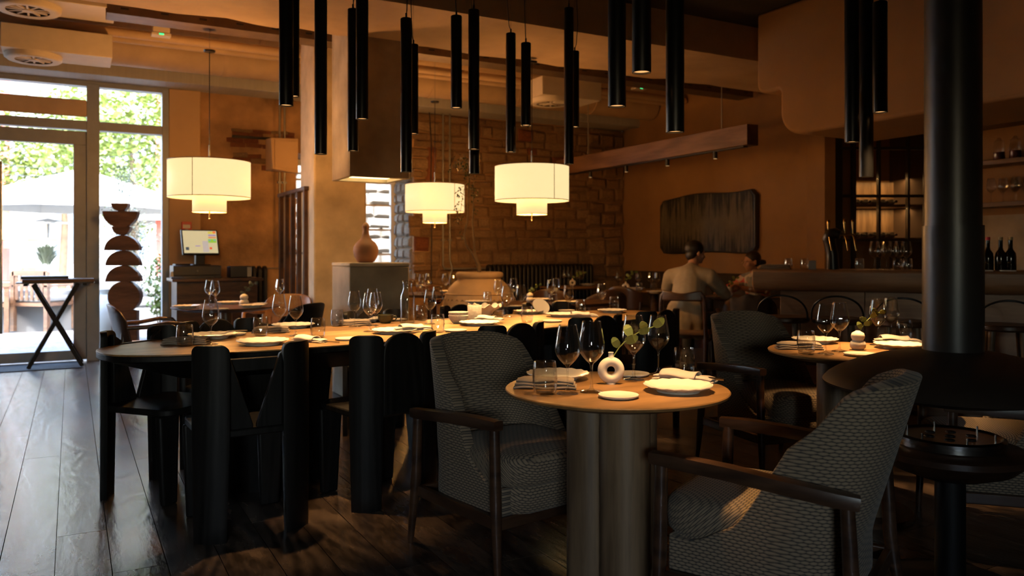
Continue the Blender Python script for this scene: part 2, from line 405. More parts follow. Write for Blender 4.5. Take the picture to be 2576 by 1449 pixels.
# ================================================================== the room
FA = 10.17                                             # facade plane
HEAD = 3.15
# floor: base slab and planks of its own
fl = struct(MB().box(-4.2, 9.2, -3.2, 10.4, -.12, -.016).build('floor', 'oak_floor', rotz=TH), 'wide oak plank floor')
PWID = .19
plank_meshes = {}
def plank_mesh(L):
    k = round(L, 1)
    if k not in plank_meshes:
        b = MB(); g = .0006; e = .0011
        x0, x1, y0, y1 = -PWID/2+g, PWID/2-g, -k/2+g, k/2-g
        b.add([(x0, y0, -.014), (x1, y0, -.014), (x1, y1, -.014), (x0, y1, -.014), (x0+e, y0+e, 0), (x1-e, y0+e, 0), (x1-e, y1-e, 0), (x0+e, y1-e, 0)],
              [(4, 5, 6, 7), (0, 1, 5, 4), (1, 2, 6, 5), (2, 3, 7, 6), (3, 0, 4, 7)])
        plank_meshes[k] = b.mesh('plank', 'oak_floor')
    return plank_meshes[k]
nb0, nb1 = -11, 31
for i in range(nb0, nb1):
    Bc = i*PWID+.04; a = 1.2-rnd.random()*1.6
    while a < FA-.05:
        L = round(rnd.choice((1.6, 1.9, 2.2, 2.6)), 1); L = L if a+L < FA else round(max(.3, FA-a), 1)
        o = bpy.data.objects.new('plank', plank_mesh(L)); COL.objects.link(o); o.parent = fl; o.location = (Bc, a+L/2, 0); a += L
lo, hi = nb0*PWID+.04-PWID/2, (nb1-1)*PWID+.04+PWID/2
struct(MB().box(-4.2, lo, -3.2, 10.2, -.016, 0).box(hi, 9.2, -3.2, 10.2, -.016, 0).box(lo, hi, -3.2, -.45, -.016, 0).build('floor_border', 'oak_floor', rotz=TH))
# walls
TW = .77
wb = MB()
wb.box(1.35, 2.5, FA, FA+TW, 0, HEAD).box(2.5, 4.1, FA, FA+TW, 2.49, HEAD).box(2.5, 4.1, FA, FA+TW, 0, .80).box(4.1, 7.9, FA, FA+TW, 0, HEAD)
wall_back = struct(wb.build('wall_back', 'old_wall', rotz=TH), 'old stone wall behind the dining room')
struct(MB().box(1.0, 1.35, FA-.06, FA+.5, 0, HEAD).build('wall_pier', 'plaster_beige', rotz=TH, bevel=.01), 'beige plastered pier beside the glass front')
wall_right = struct(MB().box(7.635, 7.95, 6.15, FA, 0, 4.0).build('wall_right', 'plaster', rotz=TH), 'brown plaster wall with the dark painting')
struct(MB().box(7.1, 7.3, -3.2, 4.6, 0, 4.0).box(7.1, 9.2, 4.5, 4.6, 0, 4.0).build('wall_bar', 'plaster', rotz=TH), 'plaster wall behind the bar')
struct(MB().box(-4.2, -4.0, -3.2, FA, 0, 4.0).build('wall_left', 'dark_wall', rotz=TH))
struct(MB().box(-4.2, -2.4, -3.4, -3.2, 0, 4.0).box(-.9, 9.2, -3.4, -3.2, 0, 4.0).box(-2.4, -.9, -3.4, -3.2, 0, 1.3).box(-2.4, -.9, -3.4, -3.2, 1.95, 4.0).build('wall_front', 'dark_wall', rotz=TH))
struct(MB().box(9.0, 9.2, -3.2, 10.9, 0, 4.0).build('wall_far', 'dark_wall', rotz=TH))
# stones of the back wall
def stone_mesh(name, mat, k):
    r = random.Random(k); j = lambda s: (r.random()-.5)*s
    o = [(-.5+j(.05), 0, -.5+j(.08)), (.5+j(.05), 0, -.5+j(.08)), (.5+j(.05), 0, .5+j(.08)), (-.5+j(.05), 0, .5+j(.08))]
    m1 = [(-.45+j(.10), -.5+j(.2), -.42+j(.18)), (.45+j(.10), -.5+j(.2), -.42+j(.18)), (.45+j(.10), -.5+j(.2), .42+j(.18)), (-.45+j(.10), -.5+j(.2), .42+j(.18))]
    m2 = [(-.36+j(.1), -.9+j(.25), -.28+j(.1)), (.36+j(.1), -.9+j(.25), -.28+j(.1)), (.36+j(.1), -.9+j(.25), .28+j(.1)), (-.36+j(.1), -.9+j(.25), .28+j(.1))]
    f = [(8, 9, 10, 11)]
    for a in (0, 4): f += [(a+i, a+(i+1) % 4, a+4+(i+1) % 4, a+4+i) for i in range(4)]
    return MB().add(o+m1+m2, f).mesh(name, mat, smooth=30)
STN = [stone_mesh('stone', 'stone', 100+k) for k in range(22)]
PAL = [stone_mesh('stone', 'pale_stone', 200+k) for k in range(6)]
BRK = [stone_mesh('brick', 'brick', 300+k) for k in range(3)]
def put_stone(x, z, w, h, dep, mesh, y=FA, rot=0, par=None):
    o = bpy.data.objects.new(mesh.name.split('.')[0], mesh); COL.objects.link(o); o.parent = par or wall_back
    o.location = (x, y, z); o.scale = (w, dep, h); o.rotation_euler = (0, rnd.uniform(-.06, .06), rot); return o
def courses(b0, b1, z0, z1, hmin, hmax, wmin, wmax, brick=.0, keep=1.0, dep=(.03, .055)):
    z = z0
    while z < z1-.04:
        h = min(rnd.uniform(hmin, hmax), z1-z); x = b0-rnd.random()*.1
        while x < b1-.03:
            wd = min(rnd.uniform(wmin, wmax), b1-x)
            if wd > .05 and rnd.random() < keep:
                isb = rnd.random() < brick
                put_stone(x+wd/2, z+h/2+rnd.uniform(-.008, .008), wd*.975, h*rnd.uniform(.9, .99), rnd.uniform(*dep), rnd.choice(BRK if isb else STN))
            x += wd
        z += h
courses(4.12, 7.02, .62, HEAD-.01, .085, .20, .14, .46, .035, dep=(.02, .055))
courses(7.02, 7.62, .62, HEAD-.01, .15, .26, .22, .36, .0, dep=(.05, .08))
courses(1.75, 2.48, 2.25, 2.75, .05, .08, .14, .26, .85, .7, (.012, .022))
put_stone(4.35, 2.42, .14, .55, .05, BRK[1])
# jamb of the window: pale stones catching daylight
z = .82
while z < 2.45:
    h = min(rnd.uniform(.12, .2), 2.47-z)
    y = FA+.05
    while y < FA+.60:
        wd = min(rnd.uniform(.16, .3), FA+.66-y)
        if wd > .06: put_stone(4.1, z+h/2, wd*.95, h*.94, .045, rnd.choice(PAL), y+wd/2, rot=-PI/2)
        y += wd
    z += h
# window behind the columns: white frame with bars
win2 = struct(MB().box(2.5, 2.58, FA+.67, FA+.74, .8, 2.49).box(4.02, 4.1, FA+.67, FA+.74, .8, 2.49).box(2.58, 4.02, FA+.67, FA+.74, 2.41, 2.49).box(2.58, 4.02, FA+.67, FA+.74, .8, .88)
              .build('window_2', 'window_white', rotz=TH, bevel=.006), 'white framed window in the thick stone wall')
for x in (2.98, 3.46): MB().box(x-.022, x+.022, FA+.685, FA+.725, .88, 2.41).build('glazing_bar', 'window_white', win2)
for zz in (1.20, 1.55, 1.90, 2.22): MB().box(2.58, 4.02, FA+.69, FA+.72, zz-.014, zz+.014).build('glazing_bar', 'window_white', win2)
MB().box(2.58, 4.02, FA+.703, FA+.707, .88, 2.41).build('pane', 'pane', win2)
# glass front with door
fac = struct(MB().box(-4.0, 1.0, FA-.05, FA+.09, 2.60, 2.70).box(-4.0, 1.0, FA-.05, FA+.09, 3.09, HEAD).box(.27, 1.0, FA-.05, FA+.09, 0, .07).box(-4.0, -.85, FA-.05, FA+.09, 0, .07)
             .build('window_1', 'alu_frame', rotz=TH, bevel=.004), 'grey aluminium glass front beside the entrance')
for x, wd in ((.965, .07), (.215, .13), (-.90, .1), (-1.95, .08), (-3.0, .08)):
    MB().box(x-wd/2, x+wd/2, FA-.055, FA+.1, 0, 3.12).build('mullion', 'alu_frame', fac, bevel=.004)
for x0, x1 in ((.28, .93), (-.85, .15), (-1.91, -.95), (-2.96, -1.99), (-4.0, -3.04)):
    MB().box(x0, x1, FA+.015, FA+.025, 2.70, 3.09).build('pane', 'pane', fac)
    if x0 > .2 or x1 < -.85: MB().box(x0, x1, FA+.015, FA+.025, .07, 2.60).build('pane', 'pane', fac)
MB().box(-4.0, .15, FA-.07, FA-.02, 2.74, 2.93).build('air_curtain', 'duct_paint', fac, bevel=.015)
dr = struct(MB().box(-.85, .15, FA-.03, FA+.05, 2.43, 2.58).box(-.85, -.76, FA-.03, FA+.05, .02, 2.43).box(.02, .15, FA-.03, FA+.05, .02, 2.43).box(-.76, .02, FA-.03, FA+.05, .02, .13)
            .build('door_1', 'alu_frame', rotz=TH, bevel=.005), 'grey framed glass entrance door')
MB().box(-.76, .02, FA+.005, FA+.015, .13, 2.43).build('pane', 'pane', dr)
MB().tube([(-.66, FA-.07, .35), (-.66, FA-.07, 2.2)], .016, 10).box(-.67, -.65, FA-.07, FA-.02, .5, .52).box(-.67, -.65, FA-.07, FA-.02, 2.0, 2.02).build('door_handle', 'steel', dr, smooth=40)
# portal so that daylight through the front is sampled well
pl = bpy.data.lights.new('daylight_portal', 'AREA'); pl.shape = 'RECTANGLE'; pl.size = 5.0; pl.size_y = 3.05; pl.cycles.is_portal = True
po = bpy.data.objects.new('daylight_portal', pl); COL.objects.link(po); po.location = RM(-1.5, FA+.2, 1.58); po.rotation_euler = (-PI/2, 0, TH)
w3 = struct(MB().box(-2.4, -.9, -3.34, -3.26, 1.3, 1.36).box(-2.4, -.9, -3.34, -3.26, 1.89, 1.95).build('window_fill', 'alu_frame', rotz=TH), 'unseen window added in the near wall for fill light')  # out-of-view window, added to brighten the surfaces that face the camera
for x in (-2.37, -1.65, -.93): MB().box(x-.03, x+.03, -3.34, -3.26, 1.36, 1.89).build('mullion', 'alu_frame', w3)
for x0, x1 in ((-2.34, -1.68), (-1.62, -.96)): MB().box(x0, x1, -3.305, -3.295, 1.36, 1.89).build('pane', 'pane', w3)
pl2 = bpy.data.lights.new('near_portal', 'AREA'); pl2.shape = 'RECTANGLE'; pl2.size = 1.5; pl2.size_y = .66; pl2.cycles.is_portal = True
po2 = bpy.data.objects.new('near_portal', pl2); COL.objects.link(po2); po2.location = RM(-1.65, -3.45, 1.65); po2.rotation_euler = (PI/2, 0, TH)
# ------------------------------------------------------------------ ceiling
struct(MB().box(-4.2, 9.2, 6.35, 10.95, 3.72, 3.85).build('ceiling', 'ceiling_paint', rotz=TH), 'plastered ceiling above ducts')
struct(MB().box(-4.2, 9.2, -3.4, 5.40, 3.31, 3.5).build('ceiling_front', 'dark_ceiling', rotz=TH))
# broad plaster beam with a ragged rear edge
pts = [(-4.2, 5.37), (9.0, 5.37)]
xx = 9.0
while xx > -4.2:
    pts.append((xx, 6.40+rnd.uniform(-.05, .05))); xx -= rnd.uniform(.12, .4)
pts.append((-4.2, 6.4))
struct(MB().prism(pts, 3.0, 3.72).build('ceiling_beam', 'beam_plaster', rotz=TH), 'broad raw plaster ceiling beam')
struct(MB().box(-4.2, 7.635, 9.73, FA+.3, HEAD, 3.75).build('ceiling_soffit', 'grey_soffit', rotz=TH, bevel=.004), 'grey soffit above the glass front')
# ------------------------------------------------------------------ columns
def room_xy(v): return (v[0]*CT+v[1]*ST, -v[0]*ST+v[1]*CT)      # world to (B, A)
B1, A1 = room_xy((-1.992, 8.0))
struct(MB().box(B1, B1+.55, A1, A1+.55, 0, 3.72).build('column_rear', 'concrete_light', rotz=TH, bevel=.02), 'pale plastered column behind the hanging shaft')
B2, A2 = room_xy((-1.326, 6.5))
cs = struct(MB().build('column_shaft', 'concrete', rotz=TH), 'concrete shaft hanging over the pedestal')
sh = MB(); zb, zt, t = 1.84, 3.5, .035
sh.box(B2, B2+.52, A2, A2+t, zb, zt).box(B2, B2+.52, A2+.51-t, A2+.51, zb, zt).box(B2, B2+t, A2+t, A2+.51-t, zb, zt).box(B2+.52-t, B2+.52, A2+t, A2+.51-t, zb, zt)
sh.build('shaft_wall', 'concrete', cs, bevel=.006)
MB().box(B2+t, B2+.52-t, A2+t, A2+.51-t, zb+.035, zb+.05).build('light_panel', 'panel_glow', cs)
pd = thing('pedestal', 'concrete pedestal below the hanging concrete shaft', 'pedestal', RM(B2+.26, A2+.255), TH)
MB().box(-.26, .26, -.255, .255, 0, 1.10).build('body', 'concrete', pd, bevel=.012)
MB().box(-.262, .262, -.257, .257, 1.10, 1.13).build('top_slab', 'concrete_light', pd, bevel=.008)
# bottle vase on the pedestal
vz = Vector(P(934, 662, 6.85)); VB = RM(B2+.22, A2+.25, 1.13)
pr = [(.0, 0), (.055, 0), (.075, .012), (.098, .05), (.108, .095), (.103, .135), (.082, .17), (.052, .195), (.034, .22), (.027, .26), (.025, .285), (.031, .30), (.031, .315), (.019, .335), (.010, .343), (0, .345)]
tag(MB().lathe(pr, 32).build('bottle_vase', 'terracotta', loc=VB, smooth=50), 'round terracotta bottle vase with a narrow neck on the pedestal', 'vase')
# ------------------------------------------------------------------ ducts, pipes and trays under the ceiling
def duct(name, A, z, r, b0, b1, label, mat='duct_paint', rings=True):
    t_ = thing(name, label, 'duct', (0, 0, 0), TH)
    MB().tube([(b0, A, z), (b1, A, z)], r, 20).build('pipe', mat, t_, smooth=50)
    if rings:
        x = b0+.5
        while x < b1: MB().tube([(x-.02, A, z), (x+.02, A, z)], r+.008, 20).build('joint_ring', mat, t_, smooth=50); x += 1.25
    return t_
duct('air_duct', 9.42, 3.42, .21, -4, 7.6, 'large round painted air duct along the glass front')
duct('air_duct', 8.86, 3.56, .11, -1.2, 7.4, 'slimmer painted air duct in front of the large duct')
duct('ceiling_pipe', 8.66, 3.37, .045, -4, 7.6, 'thin ceiling pipe nearer the plaster beam', rings=False)
duct('ceiling_pipe', 8.86, 3.36, .040, -4, 7.6, 'thin ceiling pipe nearer the ducts', rings=False)
tr = thing('cable_tray', 'brown perforated cable tray behind the plaster beam', 'cable tray', (0, 0, 0), TH)
MB().box(0.25, 7.4, 7.18, 7.42, 3.15, 3.155).box(0.25, 7.4, 7.18, 7.183, 3.155, 3.25).box(0.25, 7.4, 7.417, 7.42, 3.155, 3.25).build('channel', 'tray_metal', tr)
x = .35
while x < 7.3: MB().box(x, x+.06, 7.176, 7.18, 3.19, 3.205).build('slot', 'black_iron', tr); x += .3
for x in (.6, 2.4, 4.6, 7.0): MB().tube([(x, 7.30, 3.155), (x, 7.30, 3.70)], .006, 6).build('rod', 'conduit', tr)
def diffuser(B, A, z, s, label, lx=.55):
    ntop = 3.69 if z > 3.2 else 3.31
    t_ = thing('air_diffuser', label, 'air vent', RM(B, A, z), TH, 'air diffusers below the ceiling')
    MB().box(-s, s+lx, -s*.95, s*.95, .02, .24).build('plenum_box', 'white_paint', t_, bevel=.006)
    prof = [(.0+s*.62, -.03), (s*.86, -.035), (s*.93, -.02), (s*.95, .02)]
    MB().lathe(prof, 32).build('flange', 'white_paint', t_, smooth=60)
    MB().lathe([(0, .012), (s*.62, .012)], 32).build('throat', 'black_iron', t_)
    for k in range(12):
        MB().box(.02, s*.62, -.008, .008, -.026, -.012, Matrix.Rotation(k*PI/6, 4, 'Z')).build('vane', 'white_paint', t_)
    MB().lathe([(.09, .24), (.09, ntop-z)], 16).build('neck', 'white_paint', t_, smooth=50)
    MB().lathe([(0, -.034), (.045, -.034), (.05, -.01)], 16).build('hub', 'white_paint', t_, smooth=50)
    return t_
def roomat(px, py, z):
    v = G(px, py, z); return room_xy(v)
for px, py, z, s, lb, lx in ((70, 28, 3.32, .27, 'white air diffuser with a long plenum box nearest the window corner', .40), (85, 152, 3.05, .25, 'lower white air diffuser directly above the entrance door', .40),
                         (1098, 135, 3.35, .26, 'air diffuser just right of the hanging concrete shaft', .3), (1530, 192, 3.35, .26, 'air diffuser behind the thick black tubes near the plaster beam', .35), (1385, 262, 3.05, .27, 'air diffuser above the rear drum pendant by the stone wall', .3)):
    b_, a_ = roomat(px, py, z-.03); diffuser(b_, a_, z, s, lb, lx)
b_, a_ = roomat(372, 36, 3.33)
t_ = thing('ceiling_disc', 'shallow round white ceiling dish beside the plenum box', 'vent', RM(b_, a_, 3.33), TH)
MB().lathe([(0, 0), (.20, 0), (.27, .02), (.30, .07), (.30, .09)], 32).build('dish', 'white_paint', t_, smooth=50); MB().lathe([(0, .09), (.12, .09), (.12, .39)], 20).build('neck', 'white_paint', t_, smooth=50)
for px, py, lb in ((405, 92, 'small ceiling light with a green diode near the glass front'), (1607, 226, 'small ceiling light with a green diode above the wooden beam')):
    b_, a_ = roomat(px, py, 3.28)
    t_ = thing('emergency_light', lb, 'ceiling light', RM(b_, a_, 3.28), TH)
    MB().box(-.075, .075, -.05, .05, .025, .1).build('housing', 'white_paint', t_, bevel=.006); MB().box(-.085, .085, -.055, .055, .0, .025).build('lens', 'white_paint', t_, bevel=.004)
    MB().box(-.02, .02, -.058, -.054, .004, .018).build('diode', 'led_green', t_); MB().box(-.01, .01, -.01, .01, .1, .44).build('stem', 'white_paint', t_)
# loudspeaker box on the wall near the window
sp = thing('wall_speaker', 'tilted beige wall loudspeaker by the tall window', 'speaker', RM(2.22, FA-.31, 2.42), TH+.25)
MB().add([(-.17, -.16, -.2), (.19, -.12, -.23), (.19, -.12, .2), (-.19, -.16, .17), (-.12, .12, -.2), (.14, .12, -.2), (.14, .12, .19), (-.12, .12, .19)],
         [(0, 1, 2, 3), (4, 7, 6, 5), (0, 4, 5, 1), (1, 5, 6, 2), (2, 6, 7, 3), (3, 7, 4, 0)]).build('cabinet', 'plaster_beige', sp, bevel=.008)
MB().box(-.14, .16, -.165, -.16, -.18, .15).build('grille', 'plaster_beige', sp); MB().box(-.02, .04, .12, .30, -.03, .03).build('bracket', 'black_iron', sp)
# steel strip and conduits on the wall
tag(MB().box(1.72, 2.46, FA-.03, FA+.0, 2.63, 2.66).build('steel_lintel', 'black_iron', rotz=TH, bevel=.004), 'thin rusty steel strip set into the worn wall', 'lintel')
def conduit(pts, r, mat, label, clips=(), name='conduit'):
    t_ = thing(name, label, 'pipe', (0, 0, 0), TH)
    MB().tube(pts, r, 8).build('tube', mat, t_, smooth=60)
    for (x, z) in clips: MB().box(x-.025, x+.025, FA-.085, FA-.045, z-.012, z+.012).build('clip', mat, t_)
    return t_
conduit([(2.28, FA-.06, 1.03), (2.28, FA-.06, HEAD)], .012, 'conduit', 'left of two thin conduits beside the wooden shelf', ((2.28, 2.1),))
conduit([(2.02, FA-.06, 1.03), (2.34, FA-.06, 1.03), (2.34, FA-.06, HEAD)], .012, 'conduit', 'conduit bending towards the small radiator', ((2.34, 2.1),))
bx_ = lambda px: (lambda k: (4.932+k*8.894)/(.8745-k*.485))((px-1288)/2000)
x1, x2 = bx_(1109), bx_(1126)
conduit([(x1, FA-.07, HEAD), (x1, FA-.07, 1.06), (x1+.02, FA-.07, 1.0), (x1+.75, FA-.07, 1.0)], .014, 'conduit', 'left steel conduit on the stone wall turning to the long radiator', ((x1, 2.75), (x1, 1.4)))
conduit([(x2, FA-.07, HEAD), (x2, FA-.07, 1.12), (x2+.04, FA-.07, 1.0), (x2, FA-.07, .9), (x2, FA-.07, .2)], .014, 'conduit', 'right steel conduit on the stone wall running down', ((x2, 2.75), (x2, 1.4)))
x3 = bx_(1078)
conduit([(x3-.02, FA-.07, HEAD), (x3+.01, FA-.07, 2.75), (x3, FA-.07, 2.0), (x3+.015, FA-.07, 1.7), (x3+.01, FA-.07, .8)], .008, 'black_plastic', 'loose black cable hanging down the stone wall', name='wall_cable')
x4 = bx_(499)
conduit([(x4, FA-.03, HEAD), (x4, FA-.03, .95)], .012, 'black_plastic', 'black cable between the beige pier and the worn wall', name='wall_cable')
# call point
cp = thing('fire_call_point', 'small red fire alarm call point on the beige pier', 'alarm', RM(1.19, FA-.075, 1.53), TH)
MB().box(-.055, .055, -.03, .015, -.055, .055).build('housing', 'red_plastic', cp, bevel=.006); MB().box(-.04, .04, -.033, -.03, -.022, .022).build('plate', 'paper', cp); MB().box(-.018, .018, -.033, -.03, -.044, -.032).build('tag_strip', 'paper', cp)
# radiators
def radiator(name, label, B, A, n, pitch, z0, z1, depth=.14):
    t_ = thing(name, label, 'radiator', RM(B, A), TH)
    m = MB()
    pr = []
    for i in range(9): a = PI*i/8; pr.append((depth/2*math.cos(a), z1-depth/2+depth/2*math.sin(a)))
    for i in range(9): a = PI+PI*i/8; pr.append((depth/2*math.cos(a), z0+depth/2+depth/2*math.sin(a)))
    n_ = len(pr); w2 = pitch*.36
    m.add([(-w2, y, z) for y, z in pr]+[(w2, y, z) for y, z in pr], [tuple(range(n_))[::-1], tuple(range(n_, 2*n_))]+[(i, (i+1) % n_, n_+(i+1) % n_, n_+i) for i in range(n_)])
    me = m.mesh('section', 'black_iron', smooth=40)
    for k in range(n):
        o = bpy.data.objects.new('section', me); COL.objects.link(o); o.parent = t_; o.location = ((k-(n-1)/2)*pitch, 0, 0)
        bv = o.modifiers.new('bevel', 'BEVEL'); bv.width = .012; bv.segments = 2
    L = n*pitch/2
    MB().tube([(-L, 0, z1-depth*.5), (L, 0, z1-depth*.5)], .02, 8).tube([(-L, 0, z0+depth*.5), (L, 0, z0+depth*.5)], .02, 8).build('manifold', 'black_iron', t_, smooth=50)
    for sx in (-1, 1): MB().box(sx*(L-.1)-.02, sx*(L-.1)+.02, -.03, .03, 0, z0+.03).build('foot', 'black_iron', t_)
b0, b1 = bx_(1213), bx_(1474)
radiator('radiator', 'long black cast iron radiator under the stone wall', (b0+b1)/2, FA-.14, 26, (b1-b0)/26, .12, 1.06)
radiator('radiator', 'short black cast iron radiator behind the cash desk', 1.88, FA-.14, 7, .066, .12, 1.06)
# slatted wooden shelf divider left of the rear column
dv = thing('shelf_divider', 'tall dark wooden shelf divider with upright slats', 'shelf', (0, 0, 0), TH)
dB, dA = B1-.02, A1+.2
for k in range(5):
    y0 = dA+.02+k*.27
    MB().add([(dB-.02, y0, 0), (dB+.02, y0, 0), (dB+.02, y0+.09, 0), (dB-.02, y0+.09, 0), (dB-.02, y0+.02, 1.86), (dB+.02, y0+.02, 1.86), (dB+.02, y0+.055, 1.86), (dB-.02, y0+.055, 1.86)],
             [(0, 3, 2, 1), (4, 5, 6, 7), (0, 1, 5, 4), (1, 2, 6, 5), (2, 3, 7, 6), (3, 0, 4, 7)]).build('slat', 'brown_wood', dv)
MB().box(dB-.03, dB+.30, dA, dA+1.2, 1.86, 1.90).build('top_board', 'brown_wood', dv, bevel=.004)
for zz in (.6, 1.2): MB().box(dB+.02, dB+.28, dA+.02, dA+1.18, zz, zz+.025).build('shelf_board', 'walnut', dv)
MB().box(dB+.28, dB+.30, dA, dA+1.2, 0, 1.86).build('back_board', 'walnut', dv)
# wooden beam with spots
bm = thing('hanging_beam', 'reddish wooden light beam hanging in front of the painting', 'light fixture', (0, 0, 0), TH)
MB().box(6.10, 6.26, 6.0, 9.7, 2.335, 2.55).build('beam', 'beam_wood', bm, bevel=.004)
MB().box(6.15, 6.21, 6.1, 9.6, 2.325, 2.335).build('track', 'black_metal', bm)
for A in (6.55, 7.35, 8.15, 8.95):
    s_ = MB().tube([(6.18, A, 2.25), (6.18, A, 2.325)], .026, 14).build('spot', 'black_metal', bm, smooth=50)
    MB().lathe([(0, 0), (.02, 0)], 12, Matrix.Translation((6.18, A, 2.2495))).build('spot_lens', 'tube_glow', s_)
for A in (6.45, 9.0): MB().tube([(6.18, A, 2.55), (6.18, A, 3.7)], .006, 6).build('rod', 'conduit', bm)
# plaster canopy over the bar
CB = 5.277
def arc(cx, cy, r, a0, a1, n=8): return [(cx+r*math.cos(math.radians(a0+(a1-a0)*i/n)), cy+r*math.sin(math.radians(a0+(a1-a0)*i/n))) for i in range(n+1)]
zs, zb2 = 2.606, 2.20
o_ = [(-3.0, 3.31), (-3.0, zb2)]+arc(4.813-.215, zb2+.215, .215, -90, 0)+arc(4.813+.03, zs-.03, .03, 180, 90, 4)+arc(5.078-.09, zs+.09, .09, -90, 0)+[(5.078, 3.31)]
m = MB(); n_ = len(o_)
m.add([(CB, a, z) for a, z in o_]+[(CB+.95, a, z) for a, z in o_], [tuple(range(n_)), tuple(range(n_, 2*n_))[::-1]]+[(i, n_+i, n_+(i+1) % n_, (i+1) % n_) for i in range(n_)])
struct(m.build('ceiling_canopy', 'plaster_canopy', rotz=TH, bevel=.03, seg=3), 'rounded plaster canopy hanging over the bar')
# painting
pa = thing('painting', 'dark wavy-edged painting with black drips on the brown plaster wall', 'painting', RM(7.60, 8.22, 1.62), TH-PI/2)
top = lambda x: .405+.022*math.sin((x+.55)*4.2)+.022*x
bot = lambda x: -.40+.012*math.sin(x*4+1)
def wavy(sc, yy):
    ps = []; N = 24; H = .93*sc
    for i in range(N+1):
        x = -H+2*H*i/N; e = min(1, (H-abs(x))/.09); k = math.sqrt(max(0, 1-(1-e)**2)); ps.append((x, bot(x)*sc*(.80+.20*k)))
    for i in range(N+1):
        x = H-2*H*i/N; e = min(1, (H-abs(x))/.09); k = math.sqrt(max(0, 1-(1-e)**2)); ps.append((x, top(x)*sc*(.80+.20*k)))
    return ps
MB().slab(wavy(1.0, 0), -.05, .03).build('frame', 'black_metal', pa, bevel=.012, seg=3)
MB().slab(wavy(.965, 0), -.056, -.045).build('canvas', 'painting', pa)
# ------------------------------------------------------------------ banquette
bq = thing('banquette', 'dark brown upholstered wall bench below the painting', 'bench', (0, 0, 0), TH)
A = 6.65
while A < FA-.66:
    MB().box(7.42, 7.62, A+.004, A+.636, .42, .95).build('back_cushion', 'dark_fabric', bq, bevel=.04, seg=3)
    MB().box(7.0, 7.45, A+.004, A+.636, .30, .44).build('seat_cushion', 'dark_fabric', bq, bevel=.03, seg=3); A += .64
MB().box(7.05, 7.62, 6.65, A, .0, .30).build('base', 'walnut', bq)
# ------------------------------------------------------------------ bar
BL, BR = Vector((1.905, 6.3, 0)), Vector((3.75, 5.42, 0))
bdir = (BR-BL).normalized(); BROT = math.atan2(bdir.y, bdir.x); BLEN = (BR-BL).length
bar = thing('bar_counter', 'long wooden bar counter with a rounded thick top', 'bar', BL, BROT)
prof = [(-.02, 1.08), (-.035, 1.07), (-.035, .99)]+[(-.035+.10*(1-math.cos(math.radians(a)))*1.0, .99-.075*math.sin(math.radians(a))) for a in (20, 40, 60, 80, 90)]+[(.68, .915), (.68, 1.08)]
n_ = len(prof)
MB().add([(0, y, z) for y, z in prof]+[(BLEN+.1, y, z) for y, z in prof], [tuple(range(n_))[::-1], tuple(range(n_, 2*n_))]+[(i, (i+1) % n_, n_+(i+1) % n_, n_+i) for i in range(n_)]).build('worktop', 'bar_wood', bar, bevel=.01)
x = .19; k = 0
while x < BLEN+.1:
    MB().box(x+.002, min(x+.62, BLEN+.1)-.002, .16, .19, .03, .915).build('front_panel', 'bar_wood', bar, bevel=.003); x += .62
MB().box(.19, BLEN+.1, .19, .62, 0, .915).build('body', 'bar_wood', bar)
MB().tube([(1.42, -.05, .965), (1.42, -.02, .965)], .02, 12).build('hook', 'black_metal', bar, smooth=50)
def on_bar(px, back=.2, z=1.08):
    """point on the worktop, a given distance behind its front edge, along the sight line column px"""
    k = (px-1288)/FPX; n = Vector((-bdir.y, bdir.x, 0)); q = BL+n*back
    t = (k*q.y-q.x)/(bdir.x-k*bdir.y); v = q+bdir*t; return (v.x, v.y, z)
# back bar shelves
bs_ = []
for k, (py, lb) in enumerate(((316, 'top bar shelf carrying dark bottles'), (412, 'middle bar shelf carrying jars'), (514, 'lower bar shelf carrying rows of glasses'))):
    d = 6.8; z = CAMH+(HY-py)/FPX*7.05
    s_ = thing('wall_shelf', lb, 'shelf', (0, 0, 0), TH)
    MB().box(6.85, 7.1, 1.0, 4.5, z-.04, z).build('board', 'beam_wood', s_, bevel=.003)
    for A in (1.5, 3.0, 4.3): MB().box(6.98, 7.1, A-.01, A+.01, z-.08, z-.04).build('bracket', 'black_iron', s_)
    bs_.append(z)
struct(MB().box(7.07, 7.098, 1.0, 4.5, 1.05, bs_[2]-.1).build('trim_1', 'concrete', rotz=TH), 'grey stone splashback behind the bar')
cn = thing('back_counter', 'dark counter behind the bar', 'counter', (0, 0, 0), TH)
MB().box(6.6, 7.08, .5, 4.4, .88, .92).build('worktop', 'walnut', cn); MB().box(6.65, 7.08, .5, 4.4, 0, .88).build('body', 'dark_wall', cn)
# wine cellar behind black steel glazing
wc = thing('wine_cellar_screen', 'black steel glazed screen of the wine cellar', 'glass screen', (3.63, 9.0, 0), 0)
W_ = 1.12; zt_ = 2.59
for x, wd in ((.05, .10), (.235, .04), (.52, .025), (.85, .025), (1.06, .05)): MB().box(x-wd/2, x+wd/2, -.03, .03, 0, zt_).build('post', 'black_metal', wc)
for z in (zt_, 2.4, 1.86, 1.36, .6): MB().box(0, W_, -.02, .02, z-.016, z+.016).build('rail', 'black_metal', wc)
for x0, x1 in ((.10, .215), (.255, .507), (.533, .837), (.863, 1.035)):
    MB().box(x0, x1, -.004, .004, .05, zt_-.02).build('pane', 'pane', wc)
struct(MB().box(3.55, 5.9, 10.0, 10.1, 0, 4.0).box(3.5, 3.62, 8.9, 10.1, 0, 4.0).box(3.5, 5.9, 8.95, 10.1, 2.9, 4.0).build('wall_cellar', 'plaster'), 'plaster wall inside the wine cellar')
